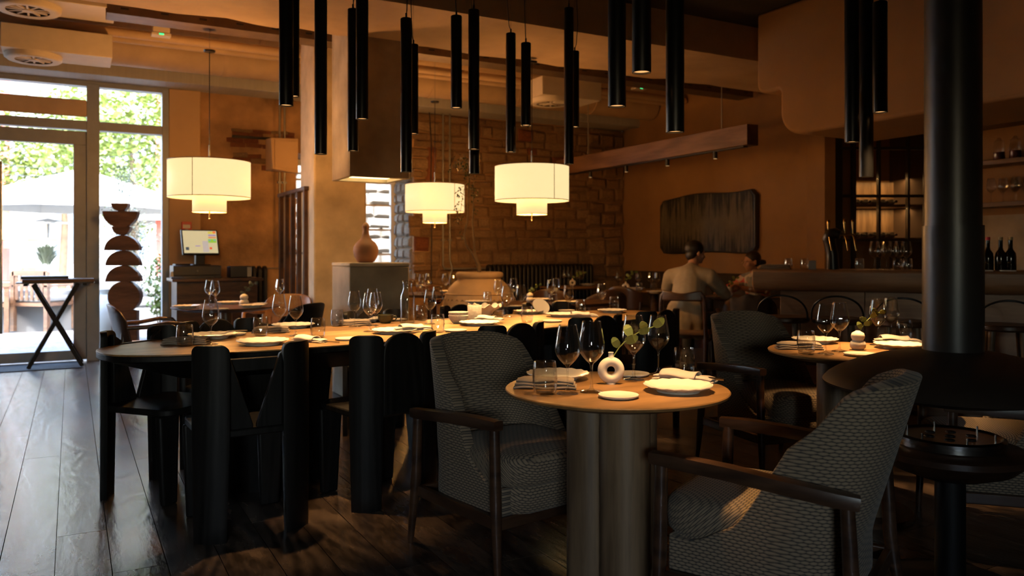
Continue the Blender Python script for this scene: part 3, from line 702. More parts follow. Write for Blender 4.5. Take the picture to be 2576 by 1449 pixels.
for k, (z, lb) in enumerate(((1.40, 'lower lit wine shelf inside the cellar'), (1.80, 'upper lit wine shelf inside the cellar'))):
    s_ = thing('wine_shelf', lb, 'shelf', (3.7, 9.55, z))
    MB().box(0, 1.6, 0, .4, -.03, 0).build('board', 'brown_wood', s_); MB().box(0, 1.6, .40, .41, -.03, .38 if k == 0 else .30).build('back_board', 'oak_leg', s_)
    l = bpy.data.lights.new('shelf_strip', 'AREA'); l.shape = 'RECTANGLE'; l.size = 1.5; l.size_y = .03; l.energy = 9.0; l.color = (1, .52, .17)
    lo_ = bpy.data.objects.new('strip_light', l); COL.objects.link(lo_); lo_.parent = s_; lo_.location = (.8, .22, .36 if k == 0 else .33)
# ================================================================== lamps
WARM = (1.0, .43, .10); WSPOT = (1.0, .56, .22)
def spot(parent, z, energy, size, blend=.6, radius=.02, color=WSPOT):
    l = bpy.data.lights.new('spot_light', 'SPOT'); l.energy = energy; l.spot_size = math.radians(size); l.spot_blend = blend; l.shadow_soft_size = radius; l.color = color
    o = bpy.data.objects.new('spot_light', l); COL.objects.link(o); o.parent = parent; o.location = (0, 0, z); return o
def tube_lamp(pxc, ytop, ybot, wpx, label, energy, size=62, length=None, blend=.6, dia=.066):
    d = dia*FPX/wpx; lo_ = P(pxc, ybot, d); hi_ = P(pxc, ytop, d).z if ytop is not None else lo_.z+(length or .88)
    L = hi_-lo_.z if length is None else length
    t_ = thing('tube_pendant', label, 'pendant lamp', lo_, rnd.random()*6, 'black tube pendants')
    r = dia/2
    MB().lathe([(r-.003, .03), (r-.003, 0), (r, 0), (r, L-.004), (r-.004, L), (0, L)], 28).build('tube', 'black_metal', t_, smooth=50)
    MB().lathe([(0, .035), (.013, .032), (.022, .014), (.0265, .006)], 24).build('reflector', 'tube_glow', t_, smooth=60)
    MB().tube([(0, 0, L), (0, 0, L+.03)], .006, 8).build('cable_grip', 'black_metal', t_, smooth=50)
    H = 3.31-lo_.z
    if H > L+.05:
        pts = [(0, 0, L+.02), (.012, .003, L+.05), (.026, .004, L+(H-L)*.35), (.018, 0, L+(H-L)*.7), (0, 0, H)]
        MB().tube(pts, .003, 6).build('cable', 'black_plastic', t_, smooth=60)
        MB().tube([(0, 0, L+.02), (0, 0, H)], .0008, 5).build('steel_wire', 'steel', t_)
    spot(t_, -.004, energy, size, blend)
    return t_
TE = 80.0
TUBES = [ (720, None, 266, 35, 'leftmost long black tube pendant at the front left'), (739, None, 243, 28, 'black tube pendant half hidden behind the leftmost one'),
 (807, None, 388, 31, 'long black tube pendant just left of the concrete shaft'), (888, 23, 380, 27, 'black tube pendant in front of the left edge of the concrete shaft'),
 (911, None, 300, 31, 'black tube pendant in front of the middle of the concrete shaft'), (1022, None, 433, 29, 'lowest black tube pendant at the right edge of the concrete shaft'),
 (1040, 112, 337, 25, 'short black tube pendant half hidden at the right edge of the concrete shaft'), (1148, 40, 272, 28, 'short black tube pendant beside the air diffuser'),
 (1192, 25, 376, 28, 'black tube pendant hiding another one behind it'), (1193, 60, 437, 26, 'black tube pendant whose end shows below the one before it'),
 (1285, 84, 383, 25, 'long black tube pendant left of the front drum lamp cable'), (1323, 108, 316, 25, 'short black tube pendant above the front drum lamp'),
 (1431, 20, 413, 24, 'long black tube pendant at the right edge of the front drum lamp'), (1446, 129, 320, 22, 'short black tube pendant behind the right edge of the front drum lamp'),
 (1552, None, 268, 45, 'thick near black tube pendant, left of three over the front round table'), (1614, None, 183, 48, 'highest near black tube pendant over the front round table'),
 (1698, None, 333, 46, 'lowest near black tube pendant over the front round table'), (2143, None, 358, 35, 'left black tube pendant of three in front of the plaster canopy'),
 (2179, None, 445, 34, 'lowest black tube pendant of three in front of the plaster canopy'), (2214, 5, 283, 35, 'short black tube pendant beside the stove flue')]
for i, (pc, yt, yb, wp, lb) in enumerate(TUBES):
    near = 14 <= i <= 16; rt = i >= 17
    tube_lamp(pc, yt, yb, wp, lb, TE*(1.0 if not (near or rt) else (.45 if near else .95)), 54 if not (near or rt) else 52, blend=.6 if not (near or rt) else .8, dia=.060 if near else .066, length=None if yt is not None else (.88 if (CAMH+(HY-yb)/FPX*.066*FPX/wp) < 2.35 else .6))
def drum(px, d, label, en, up=.25):
    q = P(px, 505, d); z0 = 1.69
    t_ = thing('drum_pendant', label, 'pendant lamp', (q.x, q.y, z0), 0, 'drum pendants')
    R = .34
    MB().lathe([(R, 0), (R, .315)], 56).build('outer_shade', 'shade', t_, smooth=60, solid=.003)
    for z in (0, .311): MB().lathe([(R+.001, z), (R+.003, z), (R+.003, z+.006), (R+.001, z+.006)], 56).build('rim_band', 'amber_wood', t_, smooth=40)
    MB().box(-.002, .002, -R-.003, -R+.001, 0, .315, Matrix.Rotation(rnd.uniform(-1.0, .9), 4, 'Z')).build('seam', 'amber_wood', t_)
    MB().lathe([(.14, -.125), (.14, .06)], 40).build('inner_shade', 'shade_small', t_, smooth=60, solid=.003)
    MB().lathe([(.141, -.125), (.143, -.125), (.143, -.12), (.141, -.12)], 40).build('rim_band', 'amber_wood', t_, smooth=40)
    MB().ball((0, 0, .10), .04).build('bulb', 'bulb', t_, smooth=60)
    MB().lathe([(0, .30), (R-.004, .30)], 40).build('diffuser', 'shade', t_)
    MB().tube([(0, 0, -.18), (0, 0, .3)], .006, 8).build('stem', 'brass', t_, smooth=50)
    MB().tube([(0, 0, .3), (0, 0, .46)], .008, 8).build('cable_grip', 'steel', t_, smooth=50)
    MB().tube([(0, 0, .46), (0, 0, 2.96-z0)], .004, 6).build('cable', 'black_plastic', t_); MB().tube([(0, 0, 2.96-z0), (0, 0, 3.72-z0)], .002, 6).build('hanger_rod', 'conduit', t_); MB().lathe([(0, 0), (.05, 0), (.045, -.015), (0, -.016)], 20, Matrix.Translation((0, 0, 2.97-z0))).build('ceiling_rose', 'black_metal', t_, smooth=40)
    l = bpy.data.lights.new('bulb_light', 'POINT'); l.energy = en; l.color = WARM; l.shadow_soft_size = .05
    o = bpy.data.objects.new('bulb_light', l); COL.objects.link(o); o.parent = t_; o.location = (0, 0, -.19)
    l2 = bpy.data.lights.new('up_light', 'POINT'); l2.energy = en*up; l2.color = WARM; l2.shadow_soft_size = .08
    o2 = bpy.data.objects.new('up_light', l2); COL.objects.link(o2); o2.parent = t_; o2.location = (0, 0, .36)
DE = 32.0
drum(527, 6.9, 'cream drum pendant above the small table by the cash desk', DE*.95, 2.8); drum(1338, 7.3, 'cream drum pendant in front of the stone wall, right of the big clay pot', DE*1.1, .3); drum(1094, 9.2, 'rear cream drum pendant partly behind the climbing plant', DE*1.3, 1.0)
# ================================================================== tables
TU = Vector((.744, .668, 0)); TN = Vector((-.668, .744, 0)); TROT = math.atan2(.668, .744)
TC = TU*3.03+TN*3.985
lt = thing('long_table', 'long black dining table with a warm oak top and rounded ends', 'table', (TC.x, TC.y, 0), TROT)
LTA, LTB, LTP = 2.0, .50, 2.7
MB().prism(superell(LTA, LTB, LTP), .742, .75).build('tabletop', 'oak_top', lt, bevel=.002)
MB().prism(superell(LTA-.001, LTB-.001, LTP), .716, .742).build('edge_band', 'black_wood', lt, bevel=.003)
m = MB(); oa, ob = superell(LTA-.004, LTB-.004, LTP), superell(LTA-.35, LTB-.28, LTP)
n_ = len(oa); m.add([(x, y, .714) for x, y in oa]+[(x, y, .60) for x, y in ob], [(i, n_+i, n_+(i+1) % n_, (i+1) % n_) for i in range(n_)]+[tuple(range(n_, 2*n_))])
m.build('under_bowl', 'black_wood', lt, smooth=50)
for sx in (-1.15, 0, 1.15):
    m = MB(); t0, t1 = superell(.30, .20, 3, 40), superell(.24, .16, 3, 40)
    m.add([(sx+x, y, .60) for x, y in t0]+[(sx+x, y, 0) for x, y in t1], [(i, 40+i, 40+(i+1) % 40, (i+1) % 40) for i in range(40)]+[tuple(range(40, 80))])
    m.build('pedestal_leg', 'black_wood', lt, smooth=50)
def round_table(loc, R, label, top='oak_round', leg='oak_leg', cluster=True, z=.75):
    t_ = thing('round_table', label, 'table', (*loc, 0), rnd.random())
    MB().lathe([(0, z), (R-.003, z), (R, z-.003), (R-.003, z-.011), (R-.10, z-.036), (0, z-.036)], 64).build('tabletop', top, t_, smooth=35)
    if cluster:
        for k in range(3):
            a = 2.2+k*2*PI/3; MB().lathe([(0, .02), (.082, .02), (.082, z-.036)], 32, Matrix.Translation((.088*math.cos(a), .088*math.sin(a), 0))).build('leg', leg, t_, smooth=40)
    else: MB().lathe([(.06, .02), (.05, z-.036)], 24).build('leg', leg, t_, smooth=40)
    MB().lathe([(0, .02), (.25, .02), (.256, .012), (.256, 0)], 40).build('base_plate', 'brown_wood', t_, smooth=35)
    return t_
FT = G(1550, 975, .75)
round_table(FT, .375, 'front round oak table with three fat column legs')
T2 = (1.60, 3.72)
round_table(T2, .385, 'round oak table beside the suspended stove')
BT1 = (-2.50, 6.95); round_table(BT1, .45, 'round brown table below the drum lamp by the cash desk', 'brown_wood', 'brown_wood', False)
BT3 = (-.92, 9.15); round_table(BT3, .42, 'round dark table beneath the rear drum lamp', 'walnut', 'walnut', False)
BT4 = (.80, 11.12); round_table(BT4, .42, 'round table beside the long radiator', 'oak_round', 'walnut', False)
BT5 = (1.80, 10.05); round_table(BT5, .42, 'round table in front of the upholstered wall bench', 'oak_round', 'walnut', False)
BT6 = (2.47, 8.55); round_table(BT6, .40, 'dark round table between the two guests', 'walnut', 'walnut', False)
ot = thing('oval_table', 'oval dark table in front of the big clay pot', 'table', (.27, 7.42, 0), TH)
MB().prism(superell(.80, .40, 2.6), .72, .75).build('tabletop', 'walnut', ot, bevel=.006)
for sx in (-.35, .35): MB().lathe([(.16, 0), (.16, .02), (.05, .03), (.045, .72)], 24, Matrix.Translation((sx, 0, 0))).build('leg', 'walnut', ot, smooth=40)
# ================================================================== chairs
def make_armchair():
    t_ = thing('armchair', '', 'chair')
    def plan(s):
        a = abs(s); sg = 1 if s >= 0 else -1
        if a < .5:
            th = a/.5*PI/2; return sg*.262*math.sin(th)**.62, -.05-.215*math.cos(th)**.62
        q = (a-.5)/.5; return sg*(.262-.012*q), -.05+.30*q
    def top(a):
        sm = lambda x: x*x*(3-2*x)
        if a < .36: return .845-.025*(a/.36)**3
        if a < .72: return .820-(.820-.395)*sm((a-.36)/.36)**.85
        q = (a-.72)/.28; return .395-.055*math.sin(q*PI*.7)
    def fn(u, v):
        s = u*2-1; x, y = plan(s); zt = top(abs(s)); z = .235+(zt-.235)*v
        k = max(0, z-.36); back = max(0, 1-abs(s)/.75)
        y -= k*.30*(back**.5 if back > 0 else 0); x *= 1-.16*max(0, z-.45)
        x *= 1+.05*math.sin(min(1, z/.5)*PI)
        return (x, y, z)
    MB().grid(fn, 56, 16, uvf=lambda u, v: (u*1.15, .235+(top(abs(u*2-1))-.235)*v)).build('back_shell', 'weave', t_, smooth=180, solid=.05, soff=-1, bevel=.012, seg=2)
    c = MB().ball((0, .035, .395), 1, 28, 14, .255, .265, .072, .42)
    c.build('seat_cushion', 'weave', t_, smooth=180, uvf=lambda p: (p[0]+p[1]*.35, p[1]+p[2]))
    c2 = MB().ball((0, .02, .295), 1, 24, 10, .25, .262, .07, .35); c2.build('seat_base', 'weave', t_, smooth=180, uvf=lambda p: (p[0]+p[1]*.35, p[1]+p[2]))
    for s in (-1, 1):
        pts = [(s*.305, .285, .588), (s*.312, .20, .587), (s*.318, .05, .580), (s*.318, -.12, .565), (s*.310, -.24, .552), (s*.296, -.30, .546)]
        MB().tube(pts, [.85, 1, 1, 1, 1, .9], 16, flat=(.052, .042)).build('arm', 'walnut', t_, smooth=60)
        MB().tube([(s*.302, .255, .575), (s*.300, .262, .30), (s*.300, .275, 0)], [.019, .022, .0125], 16).build('leg', 'walnut', t_, smooth=60)
        MB().tube([(s*.300, -.270, .535), (s*.300, -.283, .28), (s*.302, -.325, 0)], [.019, .022, .0125], 16).build('leg', 'walnut', t_, smooth=60)
        MB().box(s*.29-.012, s*.29+.012, -.27, .26, .205, .25).build('side_rail', 'walnut', t_, bevel=.004)
    MB().box(-.29, .29, .235, .26, .20, .245).build('front_rail', 'walnut', t_, bevel=.004); MB().box(-.29, .29, -.29, -.265, .20, .245).build('rear_rail', 'walnut', t_, bevel=.004)
    return t_
AC = Kind(make_armchair); g_ = 'woven grey armchairs'
AC.put((.015, 3.245), face(.62, -.785), 'woven grey armchair left of the front round table', g_)
AC.put((.83, 2.50), face(-.83, .56), 'large woven grey armchair in the right foreground seen from behind', g_)
AC.put((1.49, 4.50), face(.35, -.937), 'woven grey armchair behind the table beside the stove', g_)
AC.put((2.10, 3.40), face(-.80, .25), 'woven grey armchair mostly hidden behind the suspended stove', g_)
def post(x, ang, hgt=.82, wd=.145, th=.028):
    """curved upright slab with rounded top, from floor to top"""
    m = MB()
    def fn(u, v):
        z = hgt*(1-(1-v)**2.6); hw = wd/2
        if z > hgt-.03: q = (z-(hgt-.03))/.03; hw -= .03*(1-math.sqrt(max(0, 1-q*q)))
        if z < .45: hw *= .86+.14*(z/.45)
        w_ = (u*2-1)*hw; return (w_, .022*(w_/(wd/2))**2, z)
    vv = lambda v: v
    m.grid(fn, 12, 30); R = Matrix.Translation((x, -.215, 0)) @ Matrix.Rotation(ang, 4, 'Z'); m.v = [tuple(R @ Vector(p)) for p in m.v]; return m
def make_black_chair(vtype):
    t_ = thing('black_chair', '', 'chair')
    for s in (-1, 1):
        post(s*.185, s*.55, .82, .145).build('back_post', 'black_wood', t_, smooth=50, solid=.03, soff=0, bevel=.003)
        m = MB(); hw0, hw1 = .062, .045
        m.add([(s*.165-hw0, .15, .43), (s*.165+hw0, .15, .43), (s*.165+hw1, .165, 0), (s*.165-hw1, .165, 0), (s*.165-hw0, .19, .43), (s*.165+hw0, .19, .43), (s*.165+hw1, .195, 0), (s*.165-hw1, .195, 0)],
              [(0, 1, 2, 3), (4, 7, 6, 5), (0, 4, 5, 1), (1, 5, 6, 2), (2, 6, 7, 3), (3, 7, 4, 0)]); m.build('front_leg', 'black_wood', t_, bevel=.012, seg=3)
    MB().prism(rrect(.44, .46, .07, 5, 0, 0), .43, .462).build('seat', 'black_wood', t_, bevel=.006)
    if vtype:
        for s in (-1, 1):
            pts = [(s*.15, .44), (s*.008, .44), (s*.008, .475), (s*.105, .77), (s*.15, .80)]
            MB().slab(pts, -.215, -.19).build('back_panel', 'black_wood', t_, bevel=.003)
        MB().box(-.125, .125, -.19, -.165, .70, .755).build('back_rail', 'black_wood', t_, bevel=.004)
    else:
        pts = [(-.115, .44), (.115, .44), (.115, .70)]+[(.115*math.cos(math.radians(a)), .72+.105*math.sin(math.radians(a))**.8 if a not in (0, 180) else .72) for a in range(0, 181, 15)]+[(-.115, .70)]
        MB().slab(pts, -.255, -.23).build('backrest', 'black_wood', t_, bevel=.006)
    return t_
KV, KB = Kind(lambda: make_black_chair(True)), Kind(lambda: make_black_chair(False)); g_ = 'black slab chairs around the long table'
def chair_at(kind, rear, f, label, group, off=.20):
    l = math.hypot(*f); fx, fy = f[0]/l, f[1]/l
    return kind.put((rear[0]+fx*off, rear[1]+fy*off, 0), face(fx, fy), label, group)
chair_at(KV, (-1.105, 3.41), (-.53, .85), 'black wooden chair with a notched back nearest the window end of the long table', g_)
chair_at(KV, (-1.935, 4.10), (.93, -.37), 'black wooden chair at the left head of the long table', g_)
chair_at(KB, (-.55, 3.84), (-.66, .75), 'black slab chair directly left of the front woven armchair', g_)
chair_at(KB, (.02, 4.39), (-.69, .72), 'black slab chair behind the left wine glasses of the front table', g_)
chair_at(KB, (.54, 4.93), (-.69, .72), 'black slab chair behind the sprig vase of the front table', g_)
chair_at(KB, (1.02, 5.45), (-.72, .69), 'black slab chair at the far near-side end of the long table', g_)
chair_at(KB, (-1.70, 4.62), (.72, -.69), 'black slab chair across the table behind the folded grey napkin', g_)
chair_at(KB, (-.95, 5.42), (.66, -.75), 'black slab chair across the table behind the green cup', g_)
chair_at(KB, (-.36, 5.98), (.66, -.75), 'black slab chair across the table behind the white bowls', g_)
chair_at(KB, (.26, 6.32), (.60, -.80), 'black slab chair across the table behind the tilted plate', g_)
def make_leather_chair():
    t_ = thing('leather_chair', '', 'chair')
    def fn(u, v):
        a = (u-.5)*2.2; r = .25; x = r*math.sin(a)*1.0; y = -.02-r*math.cos(a)
        zt = .82+.022*math.cos(a*2.2)-.05*abs(u-.5)**2*4; z = .56+(zt-.56)*v
        if abs(u-.5) > .3: z = .56+.10*(abs(u-.5)-.3)/.2+(zt-(.56+.10*(abs(u-.5)-.3)/.2))*v
        return (x, y-.06*(z-.45), z)
    MB().grid(fn, 28, 8).build('backrest', 'leather', t_, smooth=180, solid=.03, soff=0, bevel=.01)
    MB().prism(rrect(.47, .46, .09, 5), .42, .475).build('seat', 'seat_tan', t_, bevel=.018, seg=3)
    for s in (-1, 1):
        MB().tube([(s*.19, .18, .42), (s*.20, .20, 0)], [.02, .013], 12).build('leg', 'walnut', t_, smooth=60)
        MB().tube([(s*.205, -.18, .66), (s*.20, -.19, .42), (s*.205, -.235, 0)], [.018, .021, .013], 12).build('leg', 'walnut', t_, smooth=60)
    MB().box(-.19, .19, .16, .19, .37, .42).build('front_rail', 'walnut', t_); MB().box(-.19, .19, -.19, -.16, .37, .42).build('rear_rail', 'walnut', t_)
    return t_
LC = Kind(make_leather_chair); g_ = 'brown leather chairs'
LC.put((.92, 8.35), face(-.35, .94), 'brown leather chair right of the oval table', g_)
LC.put((1.38, 9.25), face(.55, .8), 'brown leather chair in front of the bench table', g_)
LC.put((-.30, 9.6), face(-.9, -.3), 'brown leather chair beside the table under the rear drum lamp', g_)
LC.put((.35, 8.15), face(-.2, -1), 'brown leather chair behind the oval table', g_)
def make_frame_chair():
    t_ = thing('frame_chair', '', 'chair')
    for s in (-1, 1):
        MB().tube([(s*.215, -.24, 0), (s*.215, -.20, .42), (s*.21, -.235, .72), (s*.195, -.245, .80), (s*.165, -.25, .835)], [.016, .024, .023, .024, .022], 12).build('leg', 'walnut', t_, smooth=60)
        MB().tube([(s*.20, .20, 0), (s*.20, .19, .44)], [.014, .022], 12).build('leg', 'walnut', t_, smooth=60)
        MB().tube([(s*.205, -.2, .36), (s*.20, .19, .36)], .015, 8).build('side_rail', 'walnut', t_, smooth=60)
    def fn(u, v):
        x = (u-.5)*.38; y = -.25-.04*math.cos((u-.5)*PI); zt = .842-.016*math.cos((u-.5)*2*PI)*.8; return (x, y, .755+(zt-.755)*v)
    MB().grid(fn, 20, 5).build('top_rail', 'walnut', t_, smooth=180, solid=.032, soff=0, bevel=.01)
    MB().prism(rrect(.47, .45, .06, 5), .42, .47).build('seat', 'seat_tan', t_, bevel=.018, seg=3)
    return t_
FC = Kind(make_frame_chair); g_ = 'open-backed wooden chairs'
MANF = Vector((.42, .91, 0)).normalized()
MAN = Vector((1.735, 7.86, 0))
FC.put((MAN.x-.0, MAN.y-.02), face(MANF.x, MANF.y), 'open-backed wooden chair under the guest in the tan jacket', g_)
def make_shell_chair(wd):
    t_ = thing('shell_armchair', '', 'chair')
    def fn(u, v):
        a = (u-.5)*2; x = .25*math.sin(a*1.35)/math.sin(1.35); y = -.12-.13*math.cos(a*1.3); lo = .50+.10*(1-abs(a))**2*0+.07*max(0, .5-abs(a)); hi_ = .80-.10*abs(a)**3-.14*max(0, abs(a)-.8)
        z = lo+(hi_-lo)*v; return (x, y-.22*(z-.5), z)
    MB().grid(fn, 28, 8).build('back_shell', wd, t_, smooth=180, solid=.016, soff=0, bevel=.005)
    for s in (-1, 1):
        MB().tube([(s*.245, -.19, .62), (s*.27, -.05, .625), (s*.285, .10, .65), (s*.275, .20, .64), (s*.262, .235, .60), (s*.26, .235, .40), (s*.26, .25, 0)], [.02, .018, .018, .018, .018, .016, .012], 12).build('arm', wd, t_, smooth=60)
        MB().tube([(s*.19, -.21, .58), (s*.20, -.22, .40), (s*.22, -.26, 0)], [.024, .02, .013], 12).build('leg', wd, t_, smooth=60)
    MB().prism(rrect(.49, .46, .08, 5), .42, .475).build('seat', 'seat_white', t_, bevel=.018, seg=3)
    MB().prism(rrect(.46, .43, .07, 5), .38, .42).build('seat_frame', wd, t_, bevel=.005)
    return t_
SH, SHA, SHD = (Kind(lambda w_=w_: make_shell_chair(w_)) for w_ in ('brown_wood', 'amber_wood', 'black_wood')); g_ = 'wooden shell armchairs'
SH.put((-2.98, 6.55), face(.86, .5), 'brown shell armchair with a white seat left of the small round table', g_)
SHA.put((-2.28, 7.80), face(-.1, -1), 'amber wooden shell armchair behind the small round table', g_)
SHD.put((-1.92, 6.68), face(-.93, .35), 'dark shell armchair right of the small round table', g_)
SH.put((2.30, 7.75), face(.2, .98), 'shell armchair draped with a dark coat beside the bar end', g_)
# bar stools
def make_stool():
    t_ = thing('bar_stool', '', 'stool')
    MB().lathe([(0, .75), (.17, .75), (.178, .742), (.178, .722), (.165, .71), (0, .71)], 32).build('seat', 'brown_wood', t_, smooth=35)
    for k in range(4):
        a = PI/4+k*PI/2; MB().tube([(.12*math.cos(a), .12*math.sin(a), .71), (.17*math.cos(a), .17*math.sin(a), 0)], [.022, .016], 12).build('leg', 'oak_leg', t_, smooth=60)
    MB().lathe([(.145, .24), (.157, .24), (.157, .26), (.145, .26), (.145, .24)], 28).build('foot_ring', 'black_metal', t_, smooth=40)
    MB().tube([(.17*math.cos(PI*i/20), -.09-.09*math.sin(PI*i/20), .74+.17*math.sin(PI*i/20)**.7) for i in range(21)], .007, 8).build('back_hoop', 'black_metal', t_, smooth=60)
    return t_
ST_ = Kind(make_stool)
for px, bk, lb in ((1972, -.42, 'bar stool at the rounded bar end'), (2108, -.40, 'second bar stool from the rounded bar end'), (2270, -.45, 'bar stool left of the stove flue'), (2530, -.50, 'bar stool right of the stove flue')):
    v = on_bar(px, bk, 0); ST_.put(v, BROT, lb, 'bar stools along the counter')
# ================================================================== suspended stove with its round hearth
SD = 2.85; SX = (2397-1288)/FPX*SD
zz = lambda py: CAMH-(py-HY)/FPX*SD
sv = thing('suspended_stove', 'black suspended stove with a wide saucer hood and tall flue', 'stove', (SX, SD, 0))
MB().lathe([(.0925, zz(575)), (.0925, 3.31)], 40).build('flue', 'stove_metal', sv, smooth=50)
MB().lathe([(.0925, zz(568)), (.099, zz(568)), (.099, zz(884))], 40).build('flue_sleeve', 'stove_metal', sv, smooth=40)
hr = .437
pf = [(.099, zz(880)), (.16, zz(886)), (.24, zz(898)), (.32, zz(916)), (.385, zz(936)), (.42, zz(952)), (hr, zz(966)), (.433, zz(972)), (.40, zz(971)), (.36, zz(976)), (.30, zz(992)), (.22, zz(1004)), (.12, zz(1010)), (0, zz(1010))]
MB().lathe(pf, 64).build('hood', 'hood_metal', sv, smooth=60)
he = thing('hearth_table', 'low dark hearth table with a round steel burner plate', 'hearth', (SX-.01, SD, 0))
MB().lathe([(0, .515), (.235, .515), (.25, .505), (.25, .485), (.20, .44), (.12, .41), (0, .41)], 48).build('table_disc', 'walnut', he, smooth=40)
MB().lathe([(.165, .515), (.175, .52), (.177, .55), (.165, .556), (.155, .550), (.0, .548)], 48).build('burner_plate', 'steel', he, smooth=30)
for k in range(6):
    a = .4+k*PI/3; MB().tube([(.14*math.cos(a), .14*math.sin(a), .549), (.14*math.cos(a), .14*math.sin(a), .572)], .0035, 8).build('pin', 'cutlery_steel', he, smooth=50)
for k in range(7):
    a = k*PI/3; q = .075 if k < 6 else 0; MB().lathe([(.010, .5486), (.016, .552), (.018, .5486)], 12, Matrix.Translation((q*math.cos(a), q*math.sin(a), 0))).build('burner_ring', 'black_iron', he)
MB().lathe([(.05, .41), (.05, .02)], 24).build('stem', 'black_wood', he, smooth=50); MB().lathe([(0, .02), (.24, .02), (.25, .012), (.25, 0)], 40).build('foot_plate', 'black_metal', he, smooth=40)
# ================================================================== big clay pot and plant
PT = Vector((-.344, 8.45, 0))
pt_ = thing('clay_pot', 'huge ribbed clay pot holding a slender climbing plant', 'pot', PT)
pr = [(0, 0), (.24, 0), (.28, .05), (.36, .25), (.405, .45), (.41, .58), (.385, .72), (.33, .84), (.27, .905), (.235, .93), (.225, .945), (.24, .955), (.252, .975), (.252, .995), (.24, 1.01), (.215, 1.015), (.205, .99), (.205, .93)]
MB().lathe(pr, 48).build('body', 'clay_pot', pt_, smooth=60)
for r, z in ((.405, .62), (.395, .66), (.36, .785)): MB().lathe([(r-.006, z-.009), (r+.006, z), (r-.010, z+.009)], 48).build('ridge', 'clay_pot', pt_, smooth=60)
zig = []
for i in range(73): a = 2*PI*i/72; zig.append((.383*math.cos(a), .383*math.sin(a), .718+(.018 if i % 2 else -.018)))
MB().tube(zig, .003, 5, cap=False).build('zigzag_line', 'bark', pt_)
MB().lathe([(0, .93), (.205, .93)], 24).build('soil', 'bark', pt_)
vn = thing('climbing_plant', 'slender climbing plant with twisted stems rising from the clay pot', 'plant', PT+Vector((0, 0, .93)))
d_ = 8.45
def rel(px, py): v = P(px, py, d_)-PT-Vector((0, 0, .93)); return v
s1 = [rel(1206, 690), rel(1203, 665), rel(1190, 640), rel(1172, 615), rel(1168, 590), rel(1176, 560), rel(1178, 500), rel(1180, 450), rel(1178, 420), rel(1170, 395)]
s2 = [rel(1206, 690), rel(1206, 668), rel(1195, 640), rel(1192, 600), rel(1189, 560), rel(1191, 520), rel(1190, 480), rel(1192, 455)]
MB().tube(s1, [.022, .020, .016, .013, .012, .010, .008, .007, .006, .003], 8).build('stem', 'bark', vn, smooth=60); MB().tube(s2, [.02, .018, .013, .010, .008, .007, .006, .003], 8).build('stem', 'bark', vn, smooth=60)
lf = MB(); lr = random.Random(3)
for (ax, ay, bx2, by, sp_, n) in ((1180, 380, 1182, 470, 22, 150), (1165, 400, 1140, 425, 18, 50), (1160, 465, 1150, 560, 9, 70), (1190, 460, 1196, 540, 10, 50), (1152, 545, 1150, 560, 14, 26), (1165, 575, 1160, 600, 8, 16)):
    for k in range(n):
        q = lr.random(); c = rel(ax+(bx2-ax)*q+lr.gauss(0, sp_*.5), ay+(by-ay)*q+lr.gauss(0, sp_*.5)); c.y += lr.gauss(0, .06)
        lf.leaf(c, (lr.uniform(-1, 1), lr.uniform(-1, 1), lr.uniform(-1, .3)), lr.uniform(.025, .045), .018)
f_ = lf.build('foliage', 'leaf_dark', vn); f_['kind'] = 'stuff'
for (ax, ay, bx2, by) in ((1178, 430, 1155, 560), (1190, 470, 1196, 540), (1170, 395, 1140, 425)):
    MB().tube([rel(ax, ay), rel((ax+bx2)/2-3, (ay+by)/2), rel(bx2, by)], .002, 5).build('twig', 'bark', vn)
# ================================================================== tableware
def ribs(n, amp, z0): return lambda a, r, z, j: (1+(amp*math.cos(n*a) if z > z0 and r > .012 else 0), 0)
def wine_profile():
    return [(0, .002), (.036, .0), (.037, .0015), (.030, .004), (.012, .0075), (.0055, .013), (.0040, .03), (.0036, .06), (.0042, .083), (.007, .090), (.014, .096), (.026, .108), (.036, .122), (.0405, .134), (.0415, .143), (.0405, .155), (.0375, .175), (.0335, .197), (.0295, .218), (.0285, .2235), (.0278, .2235), (.0287, .218), (.0327, .197), (.0367, .175), (.0397, .155), (.0407, .143), (.0397, .134), (.0350, .123), (.025, .1095), (.013, .098), (0, .095)]
def make_wine():
    return tag(MB().lathe(wine_profile(), 44, mod=ribs(11, .022, .10)).build('wine_glass', 'glass', smooth=180), '', 'glass')
def make_tumbler():
    pr = [(0, .0), (.030, 0), (.035, .004), (.0365, .014), (.0395, .035), (.0400, .050), (.0385, .075), (.0350, .104), (.0343, .105), (.0338, .104), (.0373, .075), (.0388, .050), (.0383, .035), (.0353, .015), (.030, .008), (0, .007)]
    return tag(MB().lathe(pr, 44, mod=ribs(11, .026, .012)).build('tumbler', 'glass', smooth=180), '', 'glass')
def make_water_tumbler():
    t_ = thing('water_tumbler', '', 'glass'); g = make_tumbler(); g.name = 'glass_body'; g.parent = t_
    for k in ('label', 'category'): del g[k]
    MB().lathe([(0, .008), (.030, .009), (.0350, .016), (.0378, .035), (.0381, .045), (0, .045)], 24).build('water', 'water', t_, smooth=50); return t_
def make_plate(r, scal, name='plate'):
    pr = [(0, .004), (r*.58, .004), (r*.60, 0), (r*.62, 0), (r*.64, .006), (r*.97, .019), (r, .022), (r*.99, .0245), (r*.96, .0235), (r*.66, .010), (r*.60, .0085), (0, .0085)]
    md = (lambda a, rr, z, j: (1+(.012*math.cos(16*a) if rr > r*.9 else 0), .0012*math.cos(16*a) if rr > r*.9 else 0)) if scal else None
    return tag(MB().lathe(pr, 64, mod=md).build(name, 'porcelain', smooth=50), '', 'plate')
